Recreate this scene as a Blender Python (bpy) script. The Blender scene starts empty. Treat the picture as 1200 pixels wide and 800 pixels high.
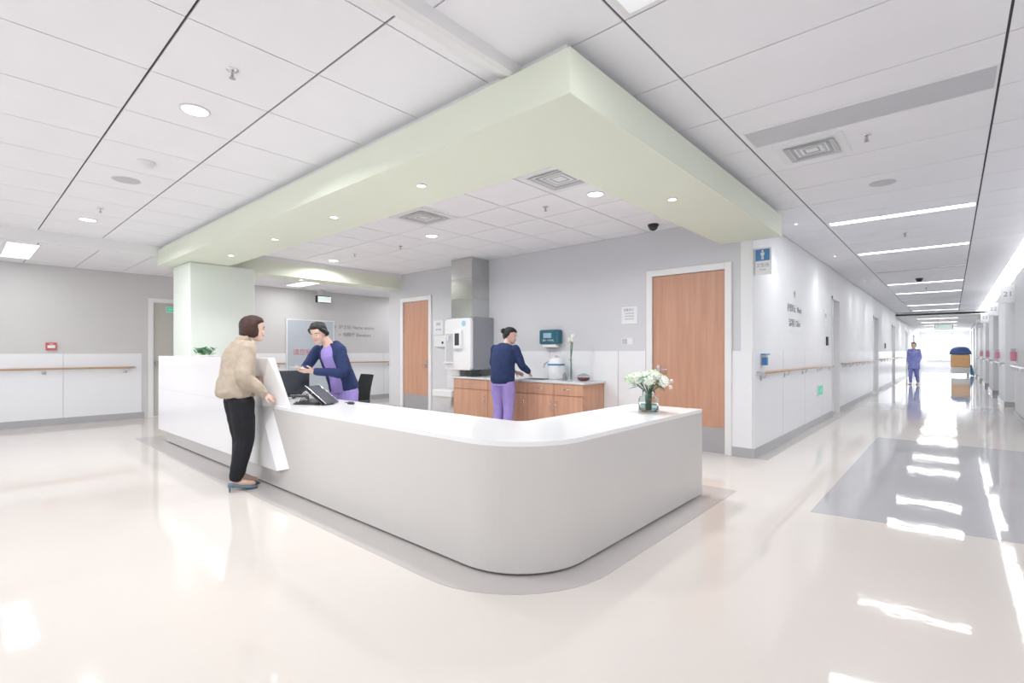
import bpy, bmesh, math, random
from mathutils import Vector, Matrix
random.seed(4)
S = bpy.context.scene
COL = S.collection
R = math.radians

# ---------------- camera ----------------
cam_data = bpy.data.cameras.new('camera')
cam_data.sensor_width = 36; cam_data.sensor_fit = 'HORIZONTAL'
cam_data.lens = 581 / 1200 * 36
cam_data.shift_y = 12 / 1200
cam_data.clip_start = 0.05; cam_data.clip_end = 300
cam = bpy.data.objects.new('camera', cam_data); COL.objects.link(cam)
cam.location = (0, 0, 1.3)
cam.rotation_euler = (R(90), 0, R(41.56))
S.camera = cam

# ---------------- world, exposure ----------------
world = bpy.data.worlds.new('world'); S.world = world; world.use_nodes = True
bg = world.node_tree.nodes['Background']
bg.inputs[0].default_value = (0.93, 0.96, 1.0, 1); bg.inputs[1].default_value = 1.5
S.view_settings.view_transform = 'Standard'; S.view_settings.look = 'None'
S.view_settings.gamma = 1; S.view_settings.use_curve_mapping = False
S.view_settings.exposure = -0.38

def area(name, loc, sx, sy, power, rot=(0, 0, 0), color=(1, 1, 1), shape='RECTANGLE', spread=None):
    l = bpy.data.lights.new(name, 'AREA'); l.shape = shape; l.size = sx
    if shape in ('RECTANGLE', 'ELLIPSE'): l.size_y = sy
    l.energy = power; l.color = color
    if spread: l.spread = R(spread)
    o = bpy.data.objects.new(name, l); COL.objects.link(o); o.location = loc; o.rotation_euler = rot
    return o

H = 2.97           # ceiling height
# daylight pouring through the glazing at the far corridor end, plus an added fill lamp behind the camera
area('daylight_corridor', (-0.45, 47.6, 1.5), 2.4, 2.4, 170, (R(-90), 0, 0), (0.95, 0.98, 1))
area('lobby_fill', (-5.5, -3.9, 1.6), 11, 2.4, 40, (R(90), 0, 0), (0.97, 0.98, 1))

# ---------------- materials ----------------
def mat(name, col, rough=0.5, metal=0.0, spec=0.5, var=0.0, scale=8, bump=0.0, bscale=60, emit=0, trans=0, ior=1.45, alpha=None, stretch=None, col2=None):
    m = bpy.data.materials.new(name); m.use_nodes = True
    nt = m.node_tree; b = nt.nodes['Principled BSDF']
    c = (*col, 1)
    b.inputs['Base Color'].default_value = c
    b.inputs['Roughness'].default_value = rough; b.inputs['Metallic'].default_value = metal
    b.inputs['Specular IOR Level'].default_value = spec; b.inputs['IOR'].default_value = ior
    b.inputs['Transmission Weight'].default_value = trans
    if emit:
        b.inputs['Emission Color'].default_value = c; b.inputs['Emission Strength'].default_value = emit
    tc = nt.nodes.new('ShaderNodeTexCoord'); src = tc.outputs['Object']
    if stretch:
        mp = nt.nodes.new('ShaderNodeMapping'); mp.inputs['Scale'].default_value = stretch
        nt.links.new(src, mp.inputs[0]); src = mp.outputs[0]
    if var or col2:
        n = nt.nodes.new('ShaderNodeTexNoise'); n.inputs['Scale'].default_value = scale; n.inputs['Detail'].default_value = 5
        nt.links.new(src, n.inputs['Vector'])
        r = nt.nodes.new('ShaderNodeValToRGB'); r.color_ramp.elements[0].position = .35; r.color_ramp.elements[1].position = .65
        d = col2 if col2 else tuple(max(0, x * (1 - var)) for x in col)
        r.color_ramp.elements[0].color = (*d, 1); r.color_ramp.elements[1].color = c
        nt.links.new(n.outputs[0], r.inputs[0]); nt.links.new(r.outputs[0], b.inputs['Base Color'])
    if bump:
        n = nt.nodes.new('ShaderNodeTexNoise'); n.inputs['Scale'].default_value = bscale; n.inputs['Detail'].default_value = 3
        nt.links.new(src, n.inputs['Vector'])
        bp = nt.nodes.new('ShaderNodeBump'); bp.inputs['Strength'].default_value = bump; bp.inputs['Distance'].default_value = .01
        nt.links.new(n.outputs[0], bp.inputs['Height']); nt.links.new(bp.outputs[0], b.inputs['Normal'])
    return m
M = dict(
    tile=mat('ceiling_tile_white', (.89, .89, .93), .8, var=.02, scale=2, bump=.08, bscale=180),
    void=mat('ceiling_void_dark', (.10, .10, .11), .9),
    plaster=mat('plaster_white', (.82, .82, .83), .7, bump=.04),
    green=mat('pale_green_paint', (.77, .815, .695), .6, var=.02, scale=1),
    wall=mat('wall_grey_paint', (.66, .665, .70), .6, var=.02, scale=1.5, bump=.03, bscale=120),
    wallw=mat('wall_warm_grey_paint', (.64, .63, .635), .6, var=.02, scale=1.5, bump=.03, bscale=120),
    cwall=mat('corridor_wall_paint', (.83, .84, .865), .5, var=.02, scale=1.5),
    panel=mat('wall_panel_white', (.84, .85, .88), .3, var=.01, scale=1),
    floor=mat('floor_vinyl_cream', (.665, .62, .585), .045, spec=.5, var=.02, scale=.7, bump=.09, bscale=5),
    inlay=mat('floor_vinyl_grey', (.46, .46, .48), .04, spec=.5, var=.04, scale=.8, bump=.09, bscale=5),
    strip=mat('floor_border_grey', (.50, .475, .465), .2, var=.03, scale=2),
    base=mat('baseboard_grey', (.45, .45, .47), .3, var=.03, scale=3),
    solid=mat('counter_white_surface', (.64, .62, .605), .22, var=.01, scale=1),
    solidw=mat('counter_gloss_white', (.87, .87, .89), .12, var=.01, scale=1),
    wood=mat('door_wood_veneer', (.58, .33, .235), .35, col2=(.52, .28, .19), scale=3, stretch=(9, 9, .5), bump=.03, bscale=8),
    cabw=mat('cabinet_wood_veneer', (.64, .37, .255), .35, col2=(.57, .31, .21), scale=3, stretch=(7, 7, .6)),
    railw=mat('handrail_wood', (.55, .36, .24), .3, var=.15, scale=5, stretch=(1, 1, 8)),
    frame=mat('door_frame_white', (.82, .82, .83), .35, var=.01),
    gdoor=mat('door_grey_beige', (.52, .51, .47), .4, var=.02, scale=2),
    steel=mat('brushed_stainless', (.62, .63, .62), .16, metal=1, bump=.02, bscale=200, stretch=(1, 1, 20)),
    chrome=mat('chrome', (.75, .75, .77), .12, metal=1, var=.02),
    kick=mat('kick_plate_metal', (.50, .51, .54), .3, metal=.7, var=.04, bump=.02, bscale=200),
    white=mat('white_plastic', (.82, .83, .85), .3, var=.01),
    grey=mat('grey_metal_cabinet', (.30, .31, .34), .4, var=.03),
    lgrey=mat('light_grey_plastic', (.55, .56, .59), .4, var=.03),
    mgrey=mat('grille_grey', (.42, .43, .46), .5, var=.03),
    dark=mat('dark_plastic', (.035, .037, .042), .35, var=.1),
    mesh=mat('chair_mesh_black', (.04, .045, .05), .7, bump=.3, bscale=300, var=.1),
    blue=mat('sign_blue', (.08, .25, .52), .4, var=.03),
    navy=mat('navy_knit', (.022, .04, .125), .85, bump=.4, bscale=220, var=.12, scale=20),
    lilac=mat('lilac_scrubs', (.38, .30, .70), .8, bump=.3, bscale=120, var=.08, scale=12),
    beige=mat('beige_jacket_cloth', (.50, .42, .335), .75, bump=.35, bscale=60, var=.1, scale=14),
    black=mat('black_trouser_cloth', (.012, .013, .018), .8, bump=.3, bscale=140, var=.2, scale=14),
    gown=mat('blue_gown_cloth', (.28, .31, .72), .8, var=.1, bump=.2),
    skin=mat('skin', (.74, .50, .41), .5, var=.05, scale=25, bump=.05),
    lips=mat('lips', (.58, .22, .20), .45, var=.05),
    hairb=mat('hair_brown', (.065, .025, .018), .4, var=.4, scale=30, stretch=(6, 6, .6), bump=.4, bscale=90),
    hairk=mat('hair_black', (.014, .013, .016), .35, var=.4, scale=30, stretch=(6, 6, .6), bump=.4, bscale=90),
    shoe=mat('shoe_blue_grey', (.15, .22, .29), .35, var=.1),
    shoew=mat('shoe_white', (.75, .75, .75), .5, var=.05),
    teal=mat('towel_dispenser_teal', (.035, .14, .20), .2, var=.08, scale=9),
    paper=mat('paper_white', (.85, .85, .84), .7, var=.02),
    glassb=mat('board_blue_grey', (.52, .57, .64), .15, var=.03, scale=2),
    red=mat('red_print', (.60, .12, .12), .5, var=.05),
    pink=mat('pink_plastic', (.72, .30, .40), .4, var=.05),
    print_=mat('grey_print', (.30, .31, .34), .6, var=.05),
    greens=mat('exit_sign_green', (.05, .50, .32), .4, var=.02, emit=.5),
    orange=mat('cart_orange', (.85, .50, .25), .5, var=.06),
    cartb=mat('cart_blue', (.08, .14, .36), .6, var=.1, bump=.2),
    cartl=mat('cart_light_blue', (.10, .38, .68), .6, var=.1),
    leaf=mat('leaf_green', (.10, .28, .10), .5, var=.3, scale=20),
    leafd=mat('leaf_dark_green', (.06, .20, .12), .5, var=.3, scale=20),
    stem=mat('stem_green', (.12, .22, .12), .5, var=.2),
    petal=mat('petal_white', (.84, .88, .80), .6, var=.04, scale=20),
    petalg=mat('petal_greenish', (.70, .82, .62), .6, var=.06, scale=20),
    glass=mat('clear_glass', (.86, .93, .93), .02, trans=1, ior=1.3, var=.01),
    wglass=mat('window_glass', (.97, .98, 1), .0, trans=1, ior=1.02, var=.005),
    water=mat('vase_water', (.80, .90, .90), .02, trans=1, ior=1.2, var=.01),
    lamp=mat('lamp_diffuser_lit', (1, 1, 1), .5, emit=7),
    lampb=mat('panel_lamp_lit', (.96, .98, 1), .5, emit=2.5),
    soft=mat('louvre_lamp_soft', (.93, .96, 1), .4, emit=.25),
    slot=mat('slot_pale_grey', (.60, .60, .64), .5, var=.03),
    screen=mat('screen_dark', (.05, .055, .07), .15, var=.05),
)

# ---------------- mesh helpers ----------------
def obj(name, bm, m, parent=None, smooth=False, bevel=0, mats=None):
    me = bpy.data.meshes.new(name)
    bmesh.ops.recalc_face_normals(bm, faces=bm.faces[:])
    bm.to_mesh(me); bm.free()
    if isinstance(m, str): m = M[m]
    me.materials.append(m)
    for q in (mats or []): me.materials.append(M[q])
    if smooth:
        for p in me.polygons: p.use_smooth = True
    o = bpy.data.objects.new(name, me); COL.objects.link(o)
    if parent is not None: o.parent = parent
    if bevel:
        b = o.modifiers.new('bevel', 'BEVEL'); b.width = bevel; b.segments = 2; b.limit_method = 'ANGLE'; b.angle_limit = R(40)
    return o
def tag(o, label=None, cat=None, group=None, kind=None):
    if label: o['label'] = label
    if cat: o['category'] = cat
    if group: o['group'] = group
    if kind: o['kind'] = kind
    return o
def thing(name, label, cat, loc=(0, 0, 0), rz=0, group=None):
    o = bpy.data.objects.new(name, None); COL.objects.link(o); o.location = loc; o.rotation_euler = (0, 0, rz)
    o.empty_display_size = .1
    return tag(o, label, cat, group)
def struct(name, bm, m, parent=None, label=None, **k):
    o = obj(name, bm, m, parent, **k)
    if parent is None: o['kind'] = 'structure'
    if label: o['label'] = label
    return o
def sempty(name, label=None):
    o = bpy.data.objects.new(name, None); COL.objects.link(o); o['kind'] = 'structure'
    if label: o['label'] = label
    return o
def dup(root, loc=None, rz=None, label=None):
    r = root.copy(); COL.objects.link(r)
    if loc is not None: r.location = loc
    if rz is not None: r.rotation_euler = (0, 0, rz)
    if label: r['label'] = label
    for ch in list(root.children):
        c = ch.copy(); COL.objects.link(c); c.parent = r
        for g in list(ch.children):
            d = g.copy(); COL.objects.link(d); d.parent = c
    return r
def B(): return bmesh.new()
def bx(bm, x0, x1, y0, y1, z0, z1, mi=0):
    vs = [bm.verts.new(p) for p in ((x0, y0, z0), (x1, y0, z0), (x1, y1, z0), (x0, y1, z0), (x0, y0, z1), (x1, y0, z1), (x1, y1, z1), (x0, y1, z1))]
    for f in ((0, 3, 2, 1), (4, 5, 6, 7), (0, 1, 5, 4), (1, 2, 6, 5), (2, 3, 7, 6), (3, 0, 4, 7)):
        bm.faces.new([vs[i] for i in f]).material_index = mi
    return bm
def box(x0, x1, y0, y1, z0, z1): return bx(B(), x0, x1, y0, y1, z0, z1)
def hexa(bm, p):
    vs = [bm.verts.new(q) for q in p]
    for f in ((0, 3, 2, 1), (4, 5, 6, 7), (0, 1, 5, 4), (1, 2, 6, 5), (2, 3, 7, 6), (3, 0, 4, 7)):
        bm.faces.new([vs[i] for i in f])
    return bm
def rings(bm, rs, n=16, cap=True):
    """rs: list of (centre, ux, uy) ellipse rings"""
    rows = []
    for c, ux, uy in rs:
        rows.append([bm.verts.new(Vector(c) + Vector(ux) * math.cos(2 * math.pi * i / n) + Vector(uy) * math.sin(2 * math.pi * i / n)) for i in range(n)])
    for a, b in zip(rows, rows[1:]):
        for i in range(n):
            bm.faces.new((a[i], a[(i + 1) % n], b[(i + 1) % n], b[i]))
    if cap:
        bm.faces.new(rows[0]); bm.faces.new(rows[-1])
    return bm
def perp(d):
    d = Vector(d).normalized()
    a = Vector((0, 0, 1)) if abs(d.z) < .9 else Vector((1, 0, 0))
    u = d.cross(a).normalized(); return u, u.cross(d).normalized()
def tube(bm, pts, rad, n=10):
    """rounded tube through the points, radius per point"""
    pts = [Vector(p) for p in pts]
    if not isinstance(rad, (list, tuple)): rad = [rad] * len(pts)
    rs = []; u = None
    for i, p in enumerate(pts):
        t = (pts[min(i + 1, len(pts) - 1)] - pts[max(i - 1, 0)])
        if t.length < 1e-6: t = Vector((0, 0, 1))
        t.normalize()
        if u is None: u, v = perp(t)
        else:
            u = (u - t * u.dot(t)).normalized(); v = u.cross(t)
        if i == 0:
            rs.append((p - t * rad[0] * .9, u * rad[0] * .35, v * rad[0] * .35)); rs.append((p - t * rad[0] * .6, u * rad[0] * .8, v * rad[0] * .8))
        rs.append((p, u * rad[i], v * rad[i]))
        if i == len(pts) - 1:
            rs.append((p + t * rad[i] * .6, u * rad[i] * .8, v * rad[i] * .8)); rs.append((p + t * rad[i] * .9, u * rad[i] * .35, v * rad[i] * .35))
    return rings(bm, rs, n)
def cyl(bm, c, r, h, n=24, axis='z', r2=None):
    c = Vector(c); r2 = r if r2 is None else r2
    ax = {'x': ((0, 1, 0), (0, 0, 1), (1, 0, 0)), 'y': ((1, 0, 0), (0, 0, 1), (0, 1, 0)), 'z': ((1, 0, 0), (0, 1, 0), (0, 0, 1))}[axis]
    a, b, d = map(Vector, ax)
    return rings(bm, [(c, a * r, b * r), (c + d * h, a * r2, b * r2)], n)
def lathe(bm, prof, c=(0, 0, 0), n=24, cap=True):
    c = Vector(c)
    return rings(bm, [(c + Vector((0, 0, z)), Vector((r, 0, 0)), Vector((0, r, 0))) for r, z in prof], n, cap)
def ball(bm, c, rx, ry, rz, n=12, m=8):
    c = Vector(c)
    rs = []
    for i in range(m + 1):
        a = -math.pi / 2 + math.pi * i / m
        k = max(math.cos(a), .04)
        rs.append((c + Vector((0, 0, rz * math.sin(a))), Vector((rx * k, 0, 0)), Vector((0, ry * k, 0))))
    return rings(bm, rs, n)
def prism(bm, poly, z0, z1):
    a = [bm.verts.new((x, y, z0)) for x, y in poly]; b = [bm.verts.new((x, y, z1)) for x, y in poly]
    n = len(poly); bm.faces.new(a); bm.faces.new(b)
    for i in range(n): bm.faces.new((a[i], a[(i + 1) % n], b[(i + 1) % n], b[i]))
    return bm
def text(name, s, size, m, parent, loc, rot, align='CENTER', sx=1):
    c = bpy.data.curves.new(name, 'FONT'); c.body = s; c.size = size; c.extrude = .0008; c.align_x = align; c.align_y = 'CENTER'; c.resolution_u = 2
    t = bpy.data.objects.new('tmp', c); COL.objects.link(t)
    dg = bpy.context.evaluated_depsgraph_get(); dg.update()
    me = bpy.data.meshes.new_from_object(t.evaluated_get(dg)); bpy.data.objects.remove(t)
    me.materials.clear(); me.materials.append(M[m]); me.name = name
    o = bpy.data.objects.new(name, me); COL.objects.link(o); o.parent = parent
    o.location = loc; o.rotation_euler = rot; o.scale = (sx, 1, 1)
    return o
FX = (R(90), 0, R(90))     # text on a wall facing +x
FY = (R(90), 0, 0)         # text on a wall facing -y

# ---------------- the setting ----------------
XL, XC, YD, YE = -11.9, -1.81, 6.467, 48.0
XR = 0.95
floor = struct('floor', box(-12.1, 1.5, -4.2, YE + 2, -.1, 0), 'floor')
bm = B(); prism(bm, [(-.86, 4.62), (.94, 4.9), (.94, 9.2), (-.84, 9.34)], 0, .0015)
struct('inlay', bm, 'inlay', floor, 'grey vinyl rectangle set into the cream floor')
bm = B(); bx(bm, -1.62, .80, 14.2, 47, 0, .0012)
struct('inlay', bm, mat('floor_vinyl_pale_grey', (.57, .565, .57), .04, var=.03, scale=.8, bump=.09, bscale=5), floor, 'pale grey vinyl down the middle of the far corridor')
def rounded(x0, y0, x1, y1, r, k=12):
    """path: along y=y0 from x0 to corner (x1,y0) rounded, then to (x1,y1)"""
    pts = [(x0, y0)]
    for i in range(k + 1):
        a = -math.pi / 2 + math.pi / 2 * i / k
        pts.append((x1 - r + r * math.cos(a), y0 + r + r * math.sin(a)))
    pts.append((x1, y1)); return pts
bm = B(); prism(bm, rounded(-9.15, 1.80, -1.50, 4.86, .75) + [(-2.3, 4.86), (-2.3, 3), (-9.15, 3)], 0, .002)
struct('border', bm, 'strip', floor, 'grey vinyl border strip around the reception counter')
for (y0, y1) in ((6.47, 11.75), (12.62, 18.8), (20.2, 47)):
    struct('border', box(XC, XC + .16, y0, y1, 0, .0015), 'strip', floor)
# ceiling
cb = B()
bx(cb, -9.5, .8, -4, YD + .1, H + .012, H + .06); bx(cb, XC, .8, YD + .1, 27, H + .012, H + .06)
bx(cb, -12, -9.5, -4, 10, 2.832, 2.90)
bx(cb, XC, 1.5, 27, YE, 2.832, 2.9)
bx(cb, .78, 1.6, -4, YE, 3.27, 3.33)
ceil = struct('ceiling', cb, 'void')
cache = {}
def tile(x0, x1, y0, y1, gx, gy, z=H):
    w = round(x1 - x0 - gx, 3); h = round(y1 - y0 - gy, 3)
    if w < .02 or h < .02: return
    if (w, h) not in cache:
        t = obj('ceiling_tile', box(-w / 2, w / 2, -h / 2, h / 2, 0, .010), 'tile', ceil); cache[(w, h)] = t
    else:
        t = cache[(w, h)].copy(); COL.objects.link(t); t.parent = ceil
    t.location = ((x0 + x1) / 2, (y0 + y1) / 2, z)
def grid(xs, ys, gx, gy, z=H):
    for a, b in zip(xs, xs[1:]):
        for c, d in zip(ys, ys[1:]): tile(a, b, c, d, gx, gy, z)
G1, G2 = .013, .008
xs = [-9.5] + [-2.155 - .7035 * k for k in range(10, -1, -1)] + [-2.0]
grid(xs, [-2.0, -1.3, -.61, .08, .775, 1.46, 2.22], G2, G1)
grid([-1.93, -1.24, .22, .8], [-2.0, -1.27, -.565, .14, .845, 1.55, 2.25], G1, G2)
ys = [2.25 + .705 * k for k in range(0, 36)]
grid([-1.57, -1.24], [y for y in ys if y < 6.6], G1, G2)
grid([XC, -1.24], [y for y in ys if y > 6.4], G1, G2)
grid([-1.24, .22, .8], ys, G1, G2)
grid([-8.95, -8.68, -7.99, -7.30, -6.61, -5.92, -5.23, -4.54, -3.86, -3.165, -2.48, -2.2], [2.92, 3.535, 4.2, 4.88, 5.55, 6.22, YD], .013, .013)
grid([-11.9, -11.58, -10.89, -10.2, -9.5], [-1.9, -1.22, -.54, .12, .8, 1.46, 2.13, 2.8, 3.5, 4.2, 4.9, 5.6, 6.3, 7, 7.7, 8.4, 9.1, 10], G2, G1, 2.82)
struct('trim_1', box(-9.5, -9.40, -2, 3.0, 2.81, H + .03), 'plaster')
bm = B(); bx(bm, XC, 1.4, 27, 27.08, 2.81, 3.3); bx(bm, XC, .95, 27.08, YE, 2.815, 2.83)
struct('trim_2', bm, 'plaster', label='dropped ceiling bulkhead far down the corridor')
# slim boxed rib that runs to the green beam
bm = B(); hexa(bm, [(-2.075, -2, H), (-1.93, -2, 2.905), (-1.90, -2, 2.915), (-1.88, -2, H + .01), (-2.075, 2.21, H), (-1.93, 2.21, 2.905), (-1.90, 2.21, 2.915), (-1.88, 2.21, H + .01)])
struct('trim_3', bm, 'plaster')
# green ring beam and column
gb = B()
BZ = 2.66
bx(gb, -9.40, -1.50, 2.15, 2.92, BZ, 2.905)
bx(gb, -2.20, -1.50, 2.92, 6.50, BZ, 2.905)
bx(gb, -9.40, -8.95, 2.92, YD, BZ, 2.905)
beam = struct('trim_4', gb, 'green', label='pale green ring beam hanging below the ceiling over the station')
bm = B(); bx(bm, -9.40, -1.56, 2.21, 2.92, 2.905, H + .01); bx(bm, -2.20, -1.56, 2.92, 6.47, 2.905, H + .01); bx(bm, -9.40, -8.95, 2.92, YD, 2.905, H + .01)
struct('shadow_gap', bm, 'plaster', beam)
struct('column', box(-9.40, -8.58, 2.36, 3.30, 0, BZ), mat('column_mint_paint', (.78, .84, .78), .5, var=.02, scale=1), label='pale green square column at the left end of the counter', bevel=.02)

# walls
def wallseg(bm, axis, pos, t, lo, hi, holes, top, z0=0):
    """wall slab with door holes (a,b,h)"""
    cur = lo
    def add(a, b, za, zb):
        if b - a < .001: return
        if axis == 'y': bx(bm, a, b, min(pos, pos + t), max(pos, pos + t), za, zb)
        else: bx(bm, min(pos, pos + t), max(pos, pos + t), a, b, za, zb)
    for a, b, h in sorted(holes):
        add(cur, a, z0, top); add(a, b, h, top); cur = b
    add(cur, hi, z0, top)
    return bm
D1 = (-3.113, -2.136, 2.34); D2 = (-8.865, -7.997, 2.36)
wb = struct('wall_back', wallseg(B(), 'y', YD, .14, -9.40, XC - .14, [D1, D2], H + .02), 'wall')
CD = [(11.75, 12.62, 2.42), (18.8, 20.15, 2.42), (25.2, 26.6, 2.42), (33.2, 34.6, 2.42), (40, 41.4, 2.42)]
wc = struct('wall_corridor', wallseg(B(), 'x', XC, -.14, YD, YE, CD, H + .02), 'cwall')
bx_ = wallseg(B(), 'x', XL, -.14, -4, 10.1, [(2.60, 3.95, 2.34)], 2.9)
wl = struct('wall_left', bx_, 'wallw')
struct('wall_return', wallseg(B(), 'x', -9.40, .14, YD + .14, 10, [], 2.9), 'wall')
struct('wall_end', box(XL, -9.26, 10, 10.14, 0, 2.9), 'wallw')
# right wall: plain length, then bays with recessed doors
bm = B(); bx(bm, XR, 1.12, -4, 14.1, 0, 2.80)
bays = [14.1 + 4.6 * k for k in range(0, 7)]
for y in bays:
    bx(bm, 1.34, 1.46, y, y + 2.4, 0, 2.80)                  # recessed back
    if y + 2.4 < YE: bx(bm, XR, 1.46, y + 2.4, min(y + 4.6, YE), 0, 2.80)  # pier
    bx(bm, XR + .02, 1.46, y, y + 2.4, 2.62, 2.80)           # header
wr = struct('wall_right', bm, 'cwall')
bm = B(); bx(bm, 1.45, 1.6, -4, YE, 2.8, 3.33); bx(bm, .79, .81, -4, YE, 2.99, 3.3)
struct('trim_5', bm, 'plaster', label='white light cove above the right corridor wall')
# white wall panels with joints
def panels(parent, axis, pos, out, lo, hi, step, z1, skip=(), first=None, z0=.12, bev=.003):
    a = lo; e = first if first else lo + step
    while a < hi - .01:
        b = min(e, hi)
        cuts = [(a, b)]
        for s0, s1 in skip:
            nc = []
            for c0, c1 in cuts:
                if s1 <= c0 or s0 >= c1: nc.append((c0, c1))
                else:
                    if s0 > c0: nc.append((c0, s0))
                    if s1 < c1: nc.append((s1, c1))
            cuts = nc
        for c0, c1 in cuts:
            if c1 - c0 < .06: continue
            g = .004; p0, p1 = sorted((pos, pos + out))
            bm = box(c0 + g, c1 - g, p0, p1, z0, z1) if axis == 'y' else box(p0, p1, c0 + g, c1 - g, z0, z1)
            obj('panel', bm, 'panel', parent)
        a = b; e = a + step
panels(wb, 'y', YD, -.012, -6.05, XC - .002, 1.25, 1.31, [(D1[0] - .10, D1[1] + .08)], first=-4.9)
panels(wc, 'x', XC, .012, YD, 46, 1.42, 1.31, [(a - .05, b + .05) for a, b, h in CD], first=7.85)
panels(wl, 'x', XL, .012, -3.9, 2.46, 1.3, 1.265, first=-2.59)
panels(wl, 'x', XL, .012, 4.1, 9.9, 1.3, 1.265)
def baseb(name, axis, pos, out, lo, hi, skip=()):
    bm = B(); cur = lo
    for s0, s1 in sorted(skip) + [(hi, hi)]:
        if s0 > cur:
            p0, p1 = sorted((pos, pos + out))
            if axis == 'y': bx(bm, cur, s0, p0, p1, 0, .12)
            else: bx(bm, p0, p1, cur, s0, 0, .12)
        cur = s1
    return struct(name, bm, 'base')
baseb('baseboard_back', 'y', YD, -.02, -9.40, XC + .02, [(D1[0] - .08, D1[1] + .08), (D2[0] - .08, D2[1] + .08)])
baseb('baseboard_corridor', 'x', XC, .02, YD, 46, [(a, b) for a, b, h in CD])
baseb('baseboard_left', 'x', XL, .016, -3.9, 9.9, [(2.5, 4.05)])
baseb('baseboard_right', 'x', XR, -.02, -3.9, 14.1)
bm = B()
for y in bays[:-1]:
    bx(bm, XR - .02, XR, y + 2.4, y + 4.6, 0, .12); bx(bm, XR - .02, 1.34, y + 2.38, y + 2.4, 0, .12)
struct('trim_6', bm, 'base', label='grey skirting around the right corridor piers')
struct('trim_7', box(XC, XC + .018, YD, YD + .03, 1.31, 1.33), 'frame')

# doors
def frame_y(parent, x0, x1, h, y, w=.085, d=.03):
    bm = B(); bx(bm, x0 - w, x0, y - d, y + .14, 0, h + w); bx(bm, x1, x1 + w, y - d, y + .14, 0, h + w); bx(bm, x0, x1, y - d, y + .14, h, h + w)
    return obj('door_frame', bm, 'frame', parent, bevel=.006)
def lever(parent, x, y, z, dx, m='chrome'):
    bm = B(); bx(bm, x - .02, x + .02, y - .012, y, z - .09, z + .06)
    tube(bm, [(x, y - .005, z), (x, y - .05, z), (x + dx * .13, y - .055, z)], .011, 8)
    return obj('handle', bm, m, parent, smooth=False)
d1 = sempty('door_1', 'tall orange wood door right of the cabinets with a grey kick plate')
leaf = obj('door_leaf', box(D1[0] + .004, D1[1] - .004, YD + .0, YD + .045, .01, D1[2] - .004), 'wood', d1)
frame_y(d1, *D1, YD)
obj('kick_plate', box(D1[0] + .01, D1[1] - .01, YD - .004, YD, .015, .33), 'kick', d1); lever(d1, D1[0] + .09, YD, 1.06, 1)
d2 = sempty('door_2', 'narrow orange wood door beside the white machine')
obj('door_leaf', box(D2[0] + .004, D2[1] - .004, YD + .0, YD + .045, .01, D2[2] - .004), 'wood', d2)
frame_y(d2, *D2, YD, .09)
obj('kick_plate', box(D2[0] + .01, D2[1] - .01, YD - .004, YD, .015, .40), 'kick', d2); lever(d2, D2[1] - .08, YD, 1.06, -1)
# left grey double door
d3 = sempty('door_3', 'grey beige door in the left wall with push bar and glazed slot')
obj('door_leaf', box(XL - .06, XL - .02, 2.66, 3.27, .01, 2.28), 'gdoor', d3); obj('door_leaf', box(XL - .06, XL - .02, 3.28, 3.90, .01, 2.28), 'gdoor', d3)
bm = B(); bx(bm, XL - .12, XL + .015, 2.56, 2.65, 0, 2.36); bx(bm, XL - .12, XL + .015, 3.91, 4.0, 0, 2.36); bx(bm, XL - .12, XL + .015, 2.65, 3.91, 2.285, 2.36)
obj('door_frame', bm, 'frame', d3)
bm = B(); bx(bm, XL + .03, XL + .06, 2.68, 3.24, 1.04, 1.09); bx(bm, XL - .02, XL + .03, 2.68, 2.73, 1.03, 1.10); bx(bm, XL - .02, XL + .03, 3.19, 3.24, 1.03, 1.10)
obj('push_bar', bm, 'steel', d3)
obj('pane', box(XL - .018, XL - .012, 2.98, 3.20, 1.28, 1.95), 'glassb', d3)
# open fire door leaf behind the wall end
d4 = sempty('door_4', 'edge of a white fire door leaf folded against the wall end')
obj('door_leaf', box(-9.53, -9.47, YD + .25, YD + 1.3, .02, 2.6), 'frame', d4)
bm = B()
for z in (.35, 1.35, 2.0): bx(bm, -9.48, -9.44, YD + .24, YD + .27, z, z + .12)
obj('hinge', bm, 'lgrey', d4); obj('closer', box(-9.47, -9.42, YD + .25, YD + .36, 2.35, 2.55), 'dark', d4)
n = 5
for a, b, h in CD:
    d = sempty('door_%d' % n, 'white recessed door in the left corridor wall'); n += 1
    obj('door_leaf', box(XC - .13, XC - .09, a + .05, b - .05, .01, h - .05), 'panel', d)
    bm = B(); bx(bm, XC - .14, XC + .02, a, a + .05, 0, h); bx(bm, XC - .14, XC + .02, b - .05, b, 0, h); bx(bm, XC - .14, XC + .02, a, b, h - .05, h)
    obj('door_frame', bm, 'frame', d)
    obj('handle', box(XC - .09, XC - .05, a + .1, a + .13, 1.0, 1.3), 'chrome', d)
for y in bays[:-1]:
    d = sempty('door_%d' % n, 'ward door recessed in the right corridor wall'); n += 1
    obj('door_leaf', box(1.30, 1.34, y + .25, y + 1.35, .01, 2.3), mat('ward_door_paint', (.50, .56, .50), .4), d)
    obj('door_leaf', box(1.30, 1.34, y + 1.37, y + 2.1, .01, 2.3), 'gdoor', d)
    bm = B(); bx(bm, 1.28, 1.35, y + .15, y + .25, 0, 2.4); bx(bm, 1.28, 1.35, y + 2.1, y + 2.2, 0, 2.4); bx(bm, 1.28, 1.35, y + .15, y + 2.2, 2.3, 2.4)
    obj('door_frame', bm, 'frame', d)
    bm = tube(B(), [(1.26, y + .4, .9), (1.26, y + .4, 1.6)], .015, 8); obj('handle', bm, 'chrome', d)
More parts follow.
